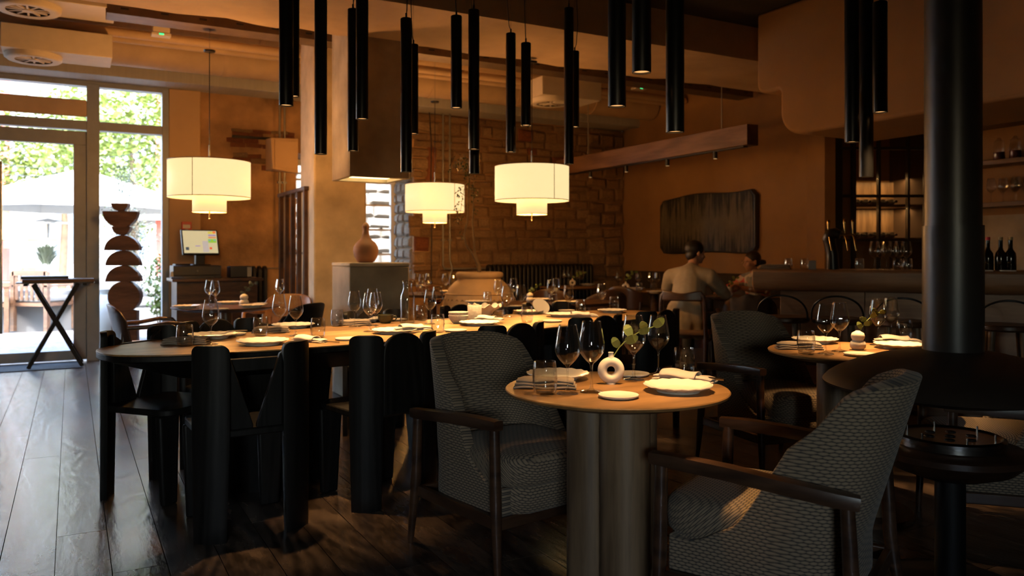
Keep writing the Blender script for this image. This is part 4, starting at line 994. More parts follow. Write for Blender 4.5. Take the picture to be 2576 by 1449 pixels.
def make_small():
    r = .064; return tag(MB().lathe([(0, 0), (r*.8, 0), (r*.98, .006), (r, .009), (r*.99, .0105), (r*.9, .009), (0, .008)], 40).build('bread_plate', 'porcelain', smooth=50), '', 'plate')
def napkin_mesh(t_, mat, L=.20, W=.085, layers=3):
    r = random.Random(5)
    for k in range(layers):
        z = .003+k*.010; ins = .004*k
        def fn(u, v):
            x = (u-.5)*(L-ins*2); y = (v-.5)*(W-ins*2)*(1-.10*math.sin(u*PI)); e = min(u, 1-u, v, 1-v)
            return (x, y, z+.007*min(1, e*9)+.0025*math.sin(u*9+k)*math.cos(v*5))
        MB().grid(fn, 16, 8).build('fold', mat, t_, smooth=180, solid=.006, soff=0, bevel=.002)
def make_napkin_grey():
    t_ = thing('napkin', '', 'napkin'); napkin_mesh(t_, 'napkin_grey'); return t_
def make_napkin_roll():
    t_ = thing('napkin', '', 'napkin'); napkin_mesh(t_, 'napkin_linen', .22, .075, 2)
    def fn(u, v):
        a = v*PI; return ((u-.62)*.13, .04*math.cos(a)*(1+.06*math.sin(u*7)), .016+.020*math.sin(a)+.004*math.sin(u*6))
    MB().grid(fn, 12, 10).build('wrap', 'napkin_linen', t_, smooth=180, solid=.004, soff=0); return t_
def make_knife():
    t_ = thing('knife', '', 'cutlery')
    MB().tube([(-.01, 0, 0), (.05, 0, 0), (.10, 0, 0)], [.7, 1, .9], 10, flat=(.011, .007)).build('handle', 'cutlery_steel', t_, smooth=60)
    MB().tube([(-.01, 0, 0), (-.06, 0, 0), (-.11, 0, 0)], [1, 1, .4], 8, flat=(.014, .002)).build('blade', 'cutlery_steel', t_, smooth=60); return t_
KW, KT, KWT = Kind(make_wine), Kind(make_tumbler), Kind(make_water_tumbler)
KP, KPS, KS = Kind(lambda: make_plate(.128, True)), Kind(lambda: make_plate(.113, True)), Kind(make_small)
KNG, KNR, KK = Kind(make_napkin_grey), Kind(make_napkin_roll), Kind(make_knife)
def setit(kind, px, py, label, group, z=.75, rot=None, sc=1, dz=0):
    x, y = G(px, py, z); return kind.put((x, y, z+dz), rnd.random()*6 if rot is None else rot, label, group, sc)
# ---- front round table
g1 = 'wine glasses on the front round table'
setit(KW, 1428, 990, 'left wine glass of the front pair on the front round table', g1); setit(KW, 1488, 986, 'wine glass directly left of the ring vase', g1, sc=1.04)
setit(KW, 1594, 955, 'large wine glass behind the leaf sprig on the front table', g1, sc=1.04); setit(KW, 1656, 942, 'rightmost wine glass on the front round table', g1)
setit(KT, 1371, 990, 'empty ribbed tumbler at the left of the front round table', 'tumblers on the front round table'); setit(KT, 1721, 944, 'ribbed tumbler behind the rolled napkin on the front table', 'tumblers on the front round table', sc=.98)
setit(KPS, 1706, 984, 'brightly lit dinner plate at the right of the front table', 'plates on the front round table'); setit(KPS, 1403, 953, 'dinner plate behind the tumbler on the front table', 'plates on the front round table')
setit(KS, 1556, 1000, 'small bread plate nearest on the front round table', 'bread plates on the front table'); setit(KS, 1590, 945, 'small bread plate behind the ring vase', 'bread plates on the front table')
setit(KNG, 1372, 975, 'folded grey napkin at the left of the front table', 'napkins on the front table', rot=-.1, sc=1.05); nr = setit(KNR, 1722, 958, 'rolled linen napkin with cutlery on the front table', 'napkins on the front table', rot=-.55)
x, y = G(1742, 960, .75); KK.put((x, y, .768), -.55, 'steel knife sticking out of the rolled napkin', 'cutlery on the front table'); KK.put((x+.012, y-.012, .767), -.62, 'second steel handle beside the knife in the napkin', 'cutlery on the front table')
def make_ring_vase():
    t_ = thing('ring_vase', '', 'vase'); m = MB(); N, K = 40, 16; vs = []
    R_, r_ = .030, .0165
    for i in range(N):
        a = 2*PI*i/N
        for k in range(K):
            b = 2*PI*k/K; q = R_+r_*math.cos(b); vs.append((q*math.cos(a), 1.0*r_*math.sin(b), .048+q*math.sin(a)))
    m.add(vs, [(i*K+k, ((i+1) % N)*K+k, ((i+1) % N)*K+(k+1) % K, i*K+(k+1) % K) for i in range(N) for k in range(K)])
    m.build('ring', 'matt_ceramic', t_, smooth=180)
    MB().lathe([(.014, .086), (.0095, .095), (.0085, .105), (.010, .110), (.0085, .111), (.006, .100)], 20).build('neck', 'matt_ceramic', t_, smooth=60)
    MB().lathe([(0, 0), (.016, 0), (.016, .006)], 20).build('foot', 'matt_ceramic', t_, smooth=40); return t_
def make_gourd_vase():
    t_ = thing('gourd_vase', '', 'vase')
    MB().lathe([(0, 0), (.022, 0), (.034, .012), (.036, .026), (.031, .040), (.024, .046), (.029, .055), (.031, .066), (.026, .080), (.012, .088), (.009, .091), (.006, .088)], 28).build('body', 'matt_ceramic', t_, smooth=60); return t_
KRV, KGV = Kind(make_ring_vase), Kind(make_gourd_vase)
def sprig(loc, label, seed, sc=1.0, n=6, mat='leaf_green'):
    r = random.Random(seed); t_ = thing('leaf_sprig', label, 'plant', loc); p = Vector((0, 0, -.03)); d = Vector((r.uniform(-.1, .5), r.uniform(-.2, .2), 1)).normalized(); pts = [p.copy()]
    for k in range(7):
        p = p+d*.017*sc; d = (d+Vector((.16, r.uniform(-.06, .06), -.06))).normalized(); pts.append(p.copy())
    MB().tube(pts, .0012*sc, 6).build('stem', mat, t_)
    for k in range(n):
        q = pts[min(7, 2+k)]; s = 1 if k % 2 else -1
        m = MB(); dr_ = Vector((s*.6+.3, r.uniform(-.5, .3), r.uniform(.1, .8))).normalized(); L = r.uniform(.024, .032)*sc; sd = dr_.cross(Vector((0, 1, .2))).normalized(); up = sd.cross(dr_)
        vs = []
        for i in range(10): a = 2*PI*i/10; vs.append(q+dr_*(L*.5*(1-math.cos(a)))+sd*(L*.34*math.sin(a))+up*(.003*math.cos(2*a)))
        m.add(vs, [tuple(range(10))]).build('leaf', mat, t_, solid=.0008)
    return t_
x, y = G(1537, 966, .75); KRV.put((x, y, .75), 0.0, 'white ceramic ring vase with a leaf sprig on the front round table', 'ring vases'); sprig((x, y, .75+.105), 'pale green leaf sprig in the ring vase on the front table', 2, 1.7)
# ---- table beside the stove
g2 = 'glasses on the table beside the stove'
for px, py, lb in ((2077, 890, 'leftmost wine glass on the table beside the stove'), (2112, 884, 'second wine glass from the left on the table beside the stove'), (2208, 868, 'tall wine glass right of the gourd vase'), (2241, 858, 'rearmost wine glass right of the gourd vase')): setit(KW, px, py, lb, g2, sc=1.02)
setit(KWT, 2028, 890, 'water tumbler at the left of the table beside the stove', g2); setit(KT, 2275, 856, 'tumbler at the right of the table beside the stove', g2)
g2 = 'tableware on the table beside the stove'
setit(KPS, 2050, 862, 'dinner plate at the rear left of the table beside the stove', g2); setit(KPS, 2262, 876, 'bright dinner plate partly hidden by the stove hood', g2); setit(KS, 2164, 895, 'bread plate at the near edge of the table beside the stove', g2, sc=1.1)
setit(KNG, 2010, 878, 'folded grey napkin at the left of the table beside the stove', g2, rot=-.1); setit(KNR, 2258, 862, 'rolled linen napkin beside the stove flue', g2, rot=-.2, dz=.0)
x, y = G(2158, 880, .75); KGV.put((x, y, .75), 0, 'white gourd vase on the table beside the stove', 'gourd vases'); sprig((x, y, .75+.08), 'pale leaf sprig in the gourd vase beside the stove', 5, 1.5)
# ---- long table
g3 = 'wine glasses on the long table'
for px, py, lb, sc in ((530, 866, 'wine glass at the window end of the long table', 1.0), (703, 838, 'wine glass behind the grey napkin with the tumbler, left of its pair', 1.0), (744, 845, 'wine glass right of its pair near the rolled napkin', 1.0),
    (892, 822, 'wine glass left of the green cup', 1.0), (930, 834, 'front wine glass of three by the green cup', 1.02), (945, 828, 'right wine glass of three by the green cup', 1.0), (937, 819, 'rear wine glass of three by the green cup', 1.05),
    (1082, 815, 'wine glass between the carafe and the white bowls', 1.0), (1275, 797, 'wine glass behind the ruffled bowl', 1.0), (1311, 789, 'wine glass beside the tilted plate', .98),
    (1430, 790, 'wine glass left of the leather chair near the end of the long table', .98), (1513, 783, 'rightmost wine glass on the long table', .98)): setit(KW, px, py, lb, g3, sc=sc)
x, y = G(1100, 800, .75); rw = thing('red_wine_glass', 'wine glass holding red wine behind the carafe', 'glass', (x, y, .75))
wg = KW.root.copy(); COL.objects.link(wg); wg.name = 'glass_body'; wg.parent = rw; wg.location = (0, 0, 0)
for k in ('label', 'category', 'group'):
    if k in wg: del wg[k]
MB().lathe([(0, .097), (.013, .099), (.025, .111), (.0345, .1235), (.0385, .132), (0, .132)], 24).build('red_wine', 'red_wine', rw, smooth=50)
g3 = 'tumblers on the long table'
for k_, px, py, lb in ((KT, 465, 871, 'ribbed tumbler nearest the window on the long table'), (KT, 655, 845, 'ribbed tumbler in front of the grey napkin on the long table'), (KT, 800, 849, 'ribbed tumbler right of the rolled napkin on the long table'),
    (KWT, 848, 821, 'half filled tumbler left of the wine glass by the green cup'), (KWT, 1061, 806, 'half filled tumbler right behind the carafe'), (KT, 1101, 836, 'ribbed tumbler in front of the white bowls'),
    (KWT, 1254, 797, 'water tumbler behind the ruffled bowl'), (KT, 1326, 811, 'ribbed tumbler in front of the tilted plate'), (KT, 1461, 789, 'tumbler beside the large plate near the table end'), (KT, 1545, 779, 'tumbler at the far right end of the long table')): setit(k_, px, py, lb, g3)
g3 = 'plates on the long table'
for k_, px, py, lb in ((KP, 661, 866, 'large scalloped plate near the window end of the long table'), (KP, 535, 850, 'plate with a spoon beside the first wine glass'), (KP, 738, 824, 'plate behind the pair of wine glasses'),
    (KP, 992, 838, 'bright plate with a linen napkin in front of the carafe'), (KPS, 920, 808, 'plate behind the green cup'), (KP, 1206, 818, 'plate with a napkin in front of the textured canister'), (KP, 1416, 796, 'large plate with a napkin near the table end'), (KPS, 1540, 786, 'last plate at the right end of the long table'), (KPS, 1330, 789, 'plate below the tilted dish')): setit(k_, px, py, lb, g3)
g3 = 'bread plates on the long table'
for px, py, lb in ((588, 843, 'bread plate beside the plate with the spoon'), (875, 855, 'bread plate at the near edge of the long table'), (999, 806, 'bread plate behind the carafe'), (1146, 834, 'bread plate right of the ribbed tumbler by the bowls'), (1389, 810, 'bread plate in front of the large plate near the table end'), (1425, 783, 'bread plate left of the end tumbler')): setit(KS, px, py, lb, g3, sc=1.05)
x, y = G(1360, 788, .75); o = KS.put((x, y, .80), 0, 'tilted small dish leaning on the plate', 'bread plates on the long table', 1.1); o.rotation_euler = (.75, .5, 0)
setit(KNG, 468, 866, 'dark grey napkin behind the first tumbler of the long table', 'napkins on the long table', rot=.1, sc=1.1); setit(KNG, 682, 836, 'grey napkin behind the second tumbler of the long table', 'napkins on the long table', rot=.2)
setit(KNR, 778, 860, 'rolled linen napkin with cutlery beside the large scalloped plate', 'napkins on the long table', rot=-.45, sc=.9); setit(KNG, 893, 818, 'folded napkin below the wine glass left of the green cup', 'napkins on the long table', rot=.1)
setit(KNR, 1040, 836, 'linen napkin lying across the bright plate', 'napkins on the long table', rot=.5, dz=.012); setit(KNR, 1230, 812, 'linen napkin lying on the plate before the canister', 'napkins on the long table', rot=-.3, dz=.014, sc=.9); setit(KNR, 1465, 797, 'linen napkin right of the large plate near the table end', 'napkins on the long table', rot=.1, sc=1.0)
x, y = G(815, 862, .75); KK.put((x, y, .757), -.5, 'steel knife in the rolled napkin on the long table', 'cutlery on the long table')
x, y = G(575, 845, .75); KK.put((x, y, .776), .5, 'spoon handle resting on the left plate of the long table', 'cutlery on the long table')
# carafe, cup, bowls
x, y = G(1025, 817, .75); ca = thing('carafe', 'glass water carafe standing on the long table', 'carafe', (x, y, .75))
MB().lathe([(0, .003), (.040, 0), (.046, .005), (.047, .02), (.047, .165), (.044, .19), (.033, .215), (.0285, .235), (.030, .262), (.0345, .282), (.0333, .282), (.0288, .262), (.0273, .235), (.0318, .215), (.0428, .19), (.0458, .165), (.0458, .02), (.042, .010), (0, .009)], 40).build('bottle', 'glass', ca, smooth=180)
MB().lathe([(0, .010), (.041, .011), (.0455, .02), (.0455, .105), (0, .105)], 32).build('water', 'water', ca, smooth=50)
x, y = G(970, 813, .75); cu = thing('cup', 'olive green ceramic cup on the long table', 'cup', (x, y, .75))
MB().lathe([(0, 0), (.030, 0), (.036, .006), (.049, .03), (.052, .056), (.050, .057), (.047, .03), (.034, .01), (0, .008)], 32).build('body', 'green_ceramic', cu, smooth=60)
MB().tube([(.049, 0, .046), (.066, 0, .047), (.071, 0, .034), (.064, 0, .020), (.045, 0, .018)], .005, 8).build('handle', 'green_ceramic', cu, smooth=60)
def make_bowl():
    return tag(MB().lathe([(0, 0), (.03, 0), (.045, .012), (.062, .035), (.066, .055), (.064, .0565), (.058, .037), (.042, .017), (0, .010)], 36).build('bowl', 'stone_ceramic', smooth=60), '', 'bowl')
KBW = Kind(make_bowl); x, y = G(1153, 814, .75); KBW.put((x, y, .75), 0, 'lower white bowl of the stacked pair', 'stacked white bowls'); KBW.put((x, y, .772), 1, 'upper white bowl of the stacked pair', 'stacked white bowls', .98)
x, y = G(1194, 810, .75); cn_ = thing('canister', 'rough textured white cylinder canister', 'canister', (x, y, .75))
MB().lathe([(0, 0), (.045, 0), (.047, .004), (.047, .108), (.045, .112), (.041, .112), (.041, .012), (0, .010)], 40).build('body', 'stone_ceramic', cn_, smooth=40)
x, y = G(1218, 801, .75)
tag(MB().lathe([(0, 0), (.04, 0), (.05, .02), (.07, .055), (.105, .085), (.118, .092), (.116, .0945), (.102, .088), (.066, .059), (.045, .024), (0, .012)], 72, mod=lambda a, r, z, j: (1+(.05*math.cos(9*a) if r > .09 else 0), .012*math.sin(9*a) if r > .09 else 0)).build('ruffled_bowl', 'porcelain', loc=(x, y, .75), smooth=60), 'white bowl with a ruffled rim behind the canister', 'bowl')
# ---- rear tables
g4 = 'glasses on the table by the cash desk'
for px, py, lb in ((527, 768, 'left wine glass on the table by the cash desk'), (541, 772, 'second wine glass on the table by the cash desk'), (704, 763, 'lone wine glass right of the table by the cash desk')): setit(KW, px, py, lb, g4)
g4 = 'plates on the table by the cash desk'
for k_, px, py, lb in ((KPS, 470, 775, 'plate at the left of the table by the cash desk'), (KPS, 578, 765, 'plate behind the gourd vase of the table by the cash desk'), (KPS, 635, 773, 'plate right of the gourd vase on the table by the cash desk'), (KS, 555, 779, 'bread plate at the near edge of the table by the cash desk'), (KS, 655, 765, 'bread plate at the far right of the table by the cash desk')): setit(k_, px, py, lb, g4)
x, y = G(614, 769, .75); KGV.put((x, y, .75), 0, 'gourd vase on the table by the cash desk', 'gourd vases', 1.15); sprig((x-.01, y, .84), 'grey green sprig in the gourd vase by the cash desk', 9, 1.5, 6, 'leaf_olive')
g4 = 'glasses on the oval table'
for px, py, lb in ((1253, 766, 'left wine glass on the oval table'), (1292, 758, 'wine glass at the far side of the oval table'), (1386, 764, 'wine glass right of the sprig on the oval table'), (1399, 757, 'rear right wine glass on the oval table')): setit(KW, px, py, lb, g4, sc=.98)
for px, py, lb in ((1226, 762, 'left tumbler on the oval table'), (1391, 771, 'right tumbler on the oval table')): setit(KT, px, py, lb, g4)
for k_, px, py, lb in ((KPS, 1200, 763, 'plate at the left of the oval table'), (KPS, 1362, 757, 'plate at the far side of the oval table'), (KPS, 1425, 764, 'plate at the right of the oval table'), (KS, 1300, 772, 'bread plate at the near side of the oval table')): setit(k_, px, py, lb, 'plates on the oval table')
x, y = G(1333, 760, .75); KGV.put((x, y, .75), 0, 'gourd vase on the oval table', 'gourd vases'); sprig((x, y, .83), 'green sprig in the gourd vase on the oval table', 12, 1.2)
g4 = 'glasses on the table under the rear drum lamp'
for px, py, lb in ((1050, 737, 'first wine glass from the left on the table under the rear drum lamp'), (1063, 740, 'second wine glass from the left on the table under the rear drum lamp'), (1078, 735, 'third wine glass from the left on the table under the rear drum lamp'), (1121, 738, 'fourth wine glass from the left on the table under the rear drum lamp'), (1139, 742, 'fifth wine glass from the left on the table under the rear drum lamp')): setit(KW, px, py, lb, g4)
for px, py, lb in ((1056, 741, 'left tumbler under the rear drum lamp'), (1068, 742, 'middle tumbler under the rear drum lamp')): setit(KT, px, py, lb, g4)
setit(KPS, 1130, 736, 'plate on the table under the rear drum lamp', 'plates on the rear tables')
g4 = 'glasses on the rear right tables'
for px, py, lb in ((1420, 718, 'first wine glass on the table by the long radiator'), (1430, 717, 'second wine glass on the table by the long radiator'), (1452, 718, 'third wine glass on the table by the long radiator'), (1462, 719, 'fourth wine glass on the table by the long radiator'),
    (1555, 728, 'leftmost wine glass on the bench table'), (1606, 727, 'middle wine glass on the bench table'), (1637, 729, 'third wine glass on the bench table'), (1653, 729, 'rightmost wine glass on the bench table')): setit(KW, px, py, lb, g4)
for px, py, lb in ((1608, 733, 'left tumbler on the bench table'), (1645, 734, 'right tumbler on the bench table')): setit(KT, px, py, lb, g4)
setit(KPS, 1478, 718, 'plate on the table by the long radiator', 'plates on the rear tables'); setit(KPS, 1650, 737, 'plate at the near side of the bench table', 'plates on the rear tables'); setit(KPS, 1600, 728, 'plate at the far side of the bench table', 'plates on the rear tables')
x, y = G(1440, 720, .75); KRV.put((x, y, .75), 0, 'white ring vase on the table by the long radiator', 'ring vases'); sprig((x, y, .85), 'green sprig in the ring vase by the long radiator', 15, 1.7)
x, y = G(1574, 731, .75); KRV.put((x, y, .75), 0, 'white ring vase on the bench table', 'ring vases'); sprig((x, y, .85), 'green sprig in the ring vase on the bench table', 16, 1.7)
x, y = G(1834, 747, .75); KGV.put((x, y, .75), 0, 'white gourd vase between the two guests', 'gourd vases', 1.15); sprig((x, y, .84), 'green sprig in the gourd vase between the guests', 18, 1.4)
x, y = G(1893, 747, .75); KT.put((x, y, .75), 0, 'tumbler in front of the woman in the flowered top', 'glasses on the guests table')
x, y = G(1815, 749, .75); KK.put((x, y, .753), .2, 'cutlery handle on the table between the guests', 'cutlery on the guests table')
cl = thing('cloth_napkin', 'cream cloth corner hanging over the edge of the guests table', 'cloth', (*G(1888, 750, .75), .752), .1)
MB().add([(-.11, .12, .001), (.11, .12, .001), (.11, -.0, .001), (-.11, 0, .001), (0, -.02, -.11)], [(0, 1, 2, 3), (3, 2, 4)]).build('cloth', 'napkin_linen', cl, solid=.003)
# ---- on the bar
g5 = 'wine glasses standing on the bar'
for px, bk, lb in ((2200, .30, 'first wine glass of the row on the bar'), (2215, .38, 'second wine glass of the row on the bar'), (2230, .30, 'third wine glass of the row on the bar'), (2247, .38, 'fourth wine glass of the row on the bar'), (2262, .30, 'fifth wine glass of the row on the bar'), (2280, .40, 'sixth wine glass of the row on the bar')): KW.put(on_bar(px, bk), rnd.random(), lb, g5)
for px, bk, lb in ((2258, .18, 'left tumbler before the wine glass row on the bar'), (2283, .2, 'right tumbler before the wine glass row on the bar'), (1983, .25, 'left tumbler at the bar end'), (2024, .25, 'right tumbler at the bar end'), (2162, .3, 'tumbler right of the beer tap')): KT.put(on_bar(px, bk), 0, lb, 'tumblers on the bar', .85)
KNG.put(on_bar(1950, .25), BROT, 'crumpled napkin at the bar end', 'napkins on the bar', 1.2)
tag(MB().box(-.03, .03, -.002, .002, 0, .07).build('menu_card', 'paper', loc=on_bar(2043, .3), rotz=BROT+.4), 'small white card beside the tumbler on the bar', 'card')
tv = on_bar(2095, .35); tap = thing('beer_tap', 'black curved beer tap with three brass handles', 'beer tap', tv, BROT)
MB().tube([(0, 0, 0), (-.005, 0, .12), (-.02, 0, .20), (-.03, -.005, .25), (-.02, -.01, .285), (.02, -.02, .29), (.06, -.03, .275)], [.050, .047, .046, .050, .050, .042, .034], 18).build('column', 'black_metal', tap, smooth=60)
for x in (-.03, .09, .15):
    h = MB().lathe([(0, 0), (.006, 0), (.007, .03), (.013, .085), (.013, .105), (.008, .112), (0, .113)], 14, Matrix.Translation((x, -.035, .285))).build('handle', 'brass', tap, smooth=50)
    MB().tube([(x, -.035, .27), (x+.01, -.06, .25), (x+.025, -.065, .15)], [.009, .008, .006], 10).build('spout', 'brass', h, smooth=60)
MB().tube([(.05, -.03, .275), (.17, -.035, .275)], .012, 10).build('manifold', 'brass', tap, smooth=60)
def make_bottle(cap, nm):
    t_ = thing('bottle', '', 'bottle')
    MB().lathe([(0, 0), (.036, 0), (.038, .004), (.038, .10), (.034, .13), (.018, .155), (.0145, .17), (.0145, .235)], 24).build('body', 'bottle_glass', t_, smooth=50)
    MB().lathe([(.0155, .225), (.0165, .235), (.0155, .248), (0, .25)], 18).build('cap', cap, t_, smooth=50); return t_
KRB, KGB = Kind(lambda: make_bottle('red_foil', 0)), Kind(lambda: make_bottle('gold_foil', 0))
KRB.put(on_bar(2485, .35), 0, 'dark bottle with a red cap on the bar', 'bottles on the bar'); KGB.put(on_bar(2517, .35), 0, 'dark bottle with a golden cap, middle of three on the bar', 'bottles on the bar'); KGB.put(on_bar(2542, .35), 0, 'dark bottle with a golden cap, right of three on the bar', 'bottles on the bar')
for px, lb in ((2478, 'left cream bar mat near the red capped bottle'), (2535, 'right cream bar mat near the golden capped bottle')): tag(MB().prism(rrect(.1, .06, .01), 0, .008).build('bar_mat', 'paper', loc=on_bar(px, .1), rotz=BROT), lb, 'mat', 'mats on the bar')
# back bar: bottles, jars, glasses on the shelves
def jar():
    t_ = thing('storage_jar', '', 'jar')
    MB().lathe([(0, .002), (.042, 0), (.046, .006), (.046, .12), (.038, .14), (.038, .15)], 24).build('glass_body', 'glass', t_, smooth=50)
    MB().lathe([(0, .006), (.043, .006), (.043, .075), (0, .075)], 20).build('spices', 'spices_red', t_, smooth=50)
    MB().lathe([(.040, .15), (.041, .172), (.02, .182), (.012, .20), (0, .202)], 20).build('lid', 'glass', t_, smooth=50); return t_
KJ = Kind(jar)
ords = ('nearest the flue', 'second from the flue', 'third from the flue', 'fourth from the flue', 'fifth from the flue', 'sixth from the flue', 'seventh from the flue', 'eighth from the flue')
for k in range(6): KJ.put(RM(6.98, 3.95-k*.135, bs_[1]), 0, 'spice jar on the middle bar shelf, '+ords[k], 'jars on the middle bar shelf')
for k in range(4): KGB.put(RM(6.98, 3.75-k*.16, bs_[0]), 0, 'dark bottle on the top bar shelf, '+ords[k], 'bottles on the top bar shelf', 1.15)
for k in range(8): KW.put(RM(6.95, 4.0-k*.105, bs_[2]), 0, 'front wine glass on the lower bar shelf, '+ords[k], 'glasses on the lower bar shelf', .95); KW.put(RM(7.03, 3.95-k*.105, bs_[2]), 0, 'rear wine glass on the lower bar shelf, '+ords[k], 'glasses on the lower bar shelf', .95)
def wine_bottle():
    t_ = thing('wine_bottle', '', 'bottle'); R = Matrix.Rotation(PI/2, 4, 'X')
    MB().lathe([(0, 0), (.036, 0), (.038, .005), (.038, .19), (.030, .225), (.0145, .25), (.0145, .30), (0, .30)], 20, R).build('body', 'bottle_glass', t_, smooth=50)
    MB().lathe([(.0155, .26), (.0155, .302), (0, .303)], 14, R).build('capsule', 'black_metal', t_, smooth=50); return t_
KWB = Kind(wine_bottle)
n7 = ('first', 'second', 'third', 'fourth', 'fifth', 'sixth', 'seventh', 'eighth', 'ninth')
for k in range(9): KWB.put((3.80+k*.105, 9.90, 1.438), 0, n7[k]+' lying wine bottle from the left on the lower cellar shelf', 'bottles on the lower cellar shelf'); KWB.put((3.80+k*.105, 9.90, 1.838), 0, n7[k]+' lying wine bottle from the left on the upper cellar shelf', 'bottles on the upper cellar shelf')
# ================================================================== cash desk corner
dk = thing('cash_desk', 'dark wooden cash desk beside the glass front', 'desk', RM(1.05, 9.55), TH)
MB().box(-.10, .86, -.30, .30, .90, .935).build('desktop', 'walnut', dk, bevel=.008, seg=3)
MB().box(-.05, .80, -.24, .28, .10, .90).build('body', 'walnut', dk); MB().box(.34, .36, -.25, -.24, .1, .9).build('door_strip', 'amber_wood', dk)
for x in (-.04, .78): MB().box(x-.02, x+.02, -.22, .26, 0, .1).build('foot', 'black_wood', dk)
cdw = thing('till_drawer_unit', 'black cash drawer under the monitor', 'cash drawer', RM(1.23, 9.62, .935), TH)
MB().box(-.25, .25, -.18, .2, .03, .14).build('case', 'black_plastic', cdw, bevel=.006); MB().box(-.23, .23, -.185, -.18, .035, .13).build('drawer_front', 'black_plastic', cdw, bevel=.003); MB().tube([(0, -.19, .08), (0, -.183, .08)], .01, 12).build('lock', 'steel', cdw)
MB().box(-.25, .25, -.18, .2, 0, .03).build('plinth', 'black_plastic', cdw)
mo = thing('monitor', 'tilted touch screen monitor showing a till page', 'monitor', RM(1.28, 9.63, 1.075), TH+.12)
MT = Matrix.Translation((0, 0, .26)) @ Matrix.Rotation(-.35, 4, 'X') @ Matrix.Rotation(.0, 4, 'Y')
MB().box(-.20, .20, -.02, .02, -.15, .15, MT).build('bezel', 'black_plastic', mo, bevel=.006)
scr = MB().box(-.185, .185, -.0225, -.0205, -.135, .135, MT).build('screen', 'screen_page', mo)
for x0, x1, z0, z1, mm in ((.09, .165, .10, .125, 'screen_yellow'), (.145, .175, .105, .13, 'screen_red'), (.09, .175, .07, .09, 'screen_lilac'), (.09, .175, .045, .062, 'screen_orange'), (.085, .175, -.01, .035, 'screen_green'), (.09, .115, .012, .03, 'screen_blue'), (.145, .172, .012, .03, 'screen_blue'),
                       (.02, .085, -.125, .01, 'screen_grey'), (.095, .12, -.09, -.065, 'screen_red'), (-.06, -.005, -.055, -.045, 'screen_lilac'), (-.165, -.13, -.10, -.065, 'screen_dark')):
    MB().box(x0, x1, -.0236, -.0226, z0, z1, MT).build('screen_tile', mm, scr)
MB().box(-.05, .05, -.02, .05, .0, .16).box(-.1, .1, -.08, .1, 0, .015).build('stand', 'black_plastic', mo, bevel=.006)
kb = thing('keyboard', 'black keyboard lying on the cash desk', 'keyboard', RM(1.16, 9.33, .935), TH)
MB().box(-.22, .22, -.06, .06, 0, .016).build('base', 'black_plastic', kb, bevel=.003); MB().box(-.21, .21, -.05, .05, .016, .021).build('keys', 'black_iron', kb)
pr_ = thing('receipt_printer', 'small dark receipt printer right of the cash drawer', 'printer', RM(1.70, 9.58, .935), TH)
MB().box(-.12, .12, -.11, .11, 0, .13).build('case', 'black_plastic', pr_, bevel=.01); MB().box(.07, .115, -.114, -.11, .01, .12).build('side_panel', 'conduit', pr_)
tag(MB().lathe([(0, 0), (.02, 0), (.024, .02), (.018, .06), (.02, .075), (0, .078)], 16).build('hand_gel', 'paper', loc=RM(.97, 9.46, .935), smooth=50), 'small pale pot at the left end of the cash desk', 'pot')
tag(MB().prism(rrect(.16, .11, .01), 0, .02).build('notebook', 'black_plastic', loc=RM(1.08, 9.60, 1.075), rotz=TH+.2), 'dark notebook lying on the cash drawer', 'book')
# totem of wooden half discs
TT = RM(.60, 9.72, 0)
tm = thing('totem_sculpture', 'tall totem of stacked wooden half discs before the window', 'sculpture', TT, TH*.35)
MB().box(-.26, .10, -.16, .16, 0, .09).build('base', 'black_wood', tm, bevel=.008)
dT = TT.y
def half(py0, py1, pxl, pxr, up, th=.06):
    z0, z1 = P(0, py1, dT).z, P(0, py0, dT).z; w = (pxr-pxl)/FPX*dT/2; cx = ((pxl+pxr)/2-1288)/FPX*dT-TT.x
    ps = [(cx+w*math.cos(PI*i/20), z0+(z1-z0)*math.sin(PI*i/20)) for i in range(21)] if up else [(cx-w*math.cos(PI*i/20), z1-(z1-z0)*math.sin(PI*i/20)) for i in range(21)]
    MB().slab(ps, -th, th).build('half_disc', 'totem_wood', tm, bevel=.006)
half(512, 532, 286, 326, False); half(532, 573, 266, 348, False); half(570, 592, 288, 331, False); half(592, 630, 270, 353, True); half(630, 668, 273, 354, True); half(668, 708, 273, 355, True)
zc, zr = P(0, 745, dT).z, 38/FPX*dT; cx = (317-1288)/FPX*dT-TT.x
MB().slab([(cx+zr*math.cos(2*PI*i/32), zc+zr*math.sin(2*PI*i/32)) for i in range(32)], -.07, .07).build('disc', 'totem_wood', tm, bevel=.006)
MB().slab([(cx-.13, .09), (cx+.13, .09), (cx+.13, .58), (cx+.05, zc-zr+.02), (cx-.05, zc-zr+.02), (cx-.13, .58)], -.06, .06).build('pillar', 'totem_wood', tm, bevel=.006)
# folding tray stand
F1, F2 = Vector((*G(88, 925), 0)), Vector((*G(192, 918), 0)); mid = (F1+F2)/2
ts = thing('tray_stand', 'black folding tray stand with crossed legs near the door', 'tray stand', mid+Vector((0, 0, .01)), TH)
hw = .27; zt_ = .86
for s in (-1, 1):
    for y in (-.17, .17): MB().box(-.02, .02, y-.012+s*.015, y+.012+s*.015, 0, .985, Matrix.Translation((-s*hw*.92, 0, 0)) @ Matrix.Rotation(s*math.atan2(2*hw*.92, zt_+.1), 4, 'Y')).build('leg', 'black_wood', ts, bevel=.003)
for s in (-1, 1):
    MB().box(s*hw-.02, s*hw+.02, -.19, .19, zt_, zt_+.02).build('cross_bar', 'black_wood', ts)
    MB().box(s*hw*.55-.01, s*hw*.55+.01, -.17, .17, .18, .2).build('stretcher', 'black_wood', ts)
ty = thing('serving_tray', 'dark rimmed serving tray on the folding stand', 'tray', mid+Vector((0, 0, .895)), TH)
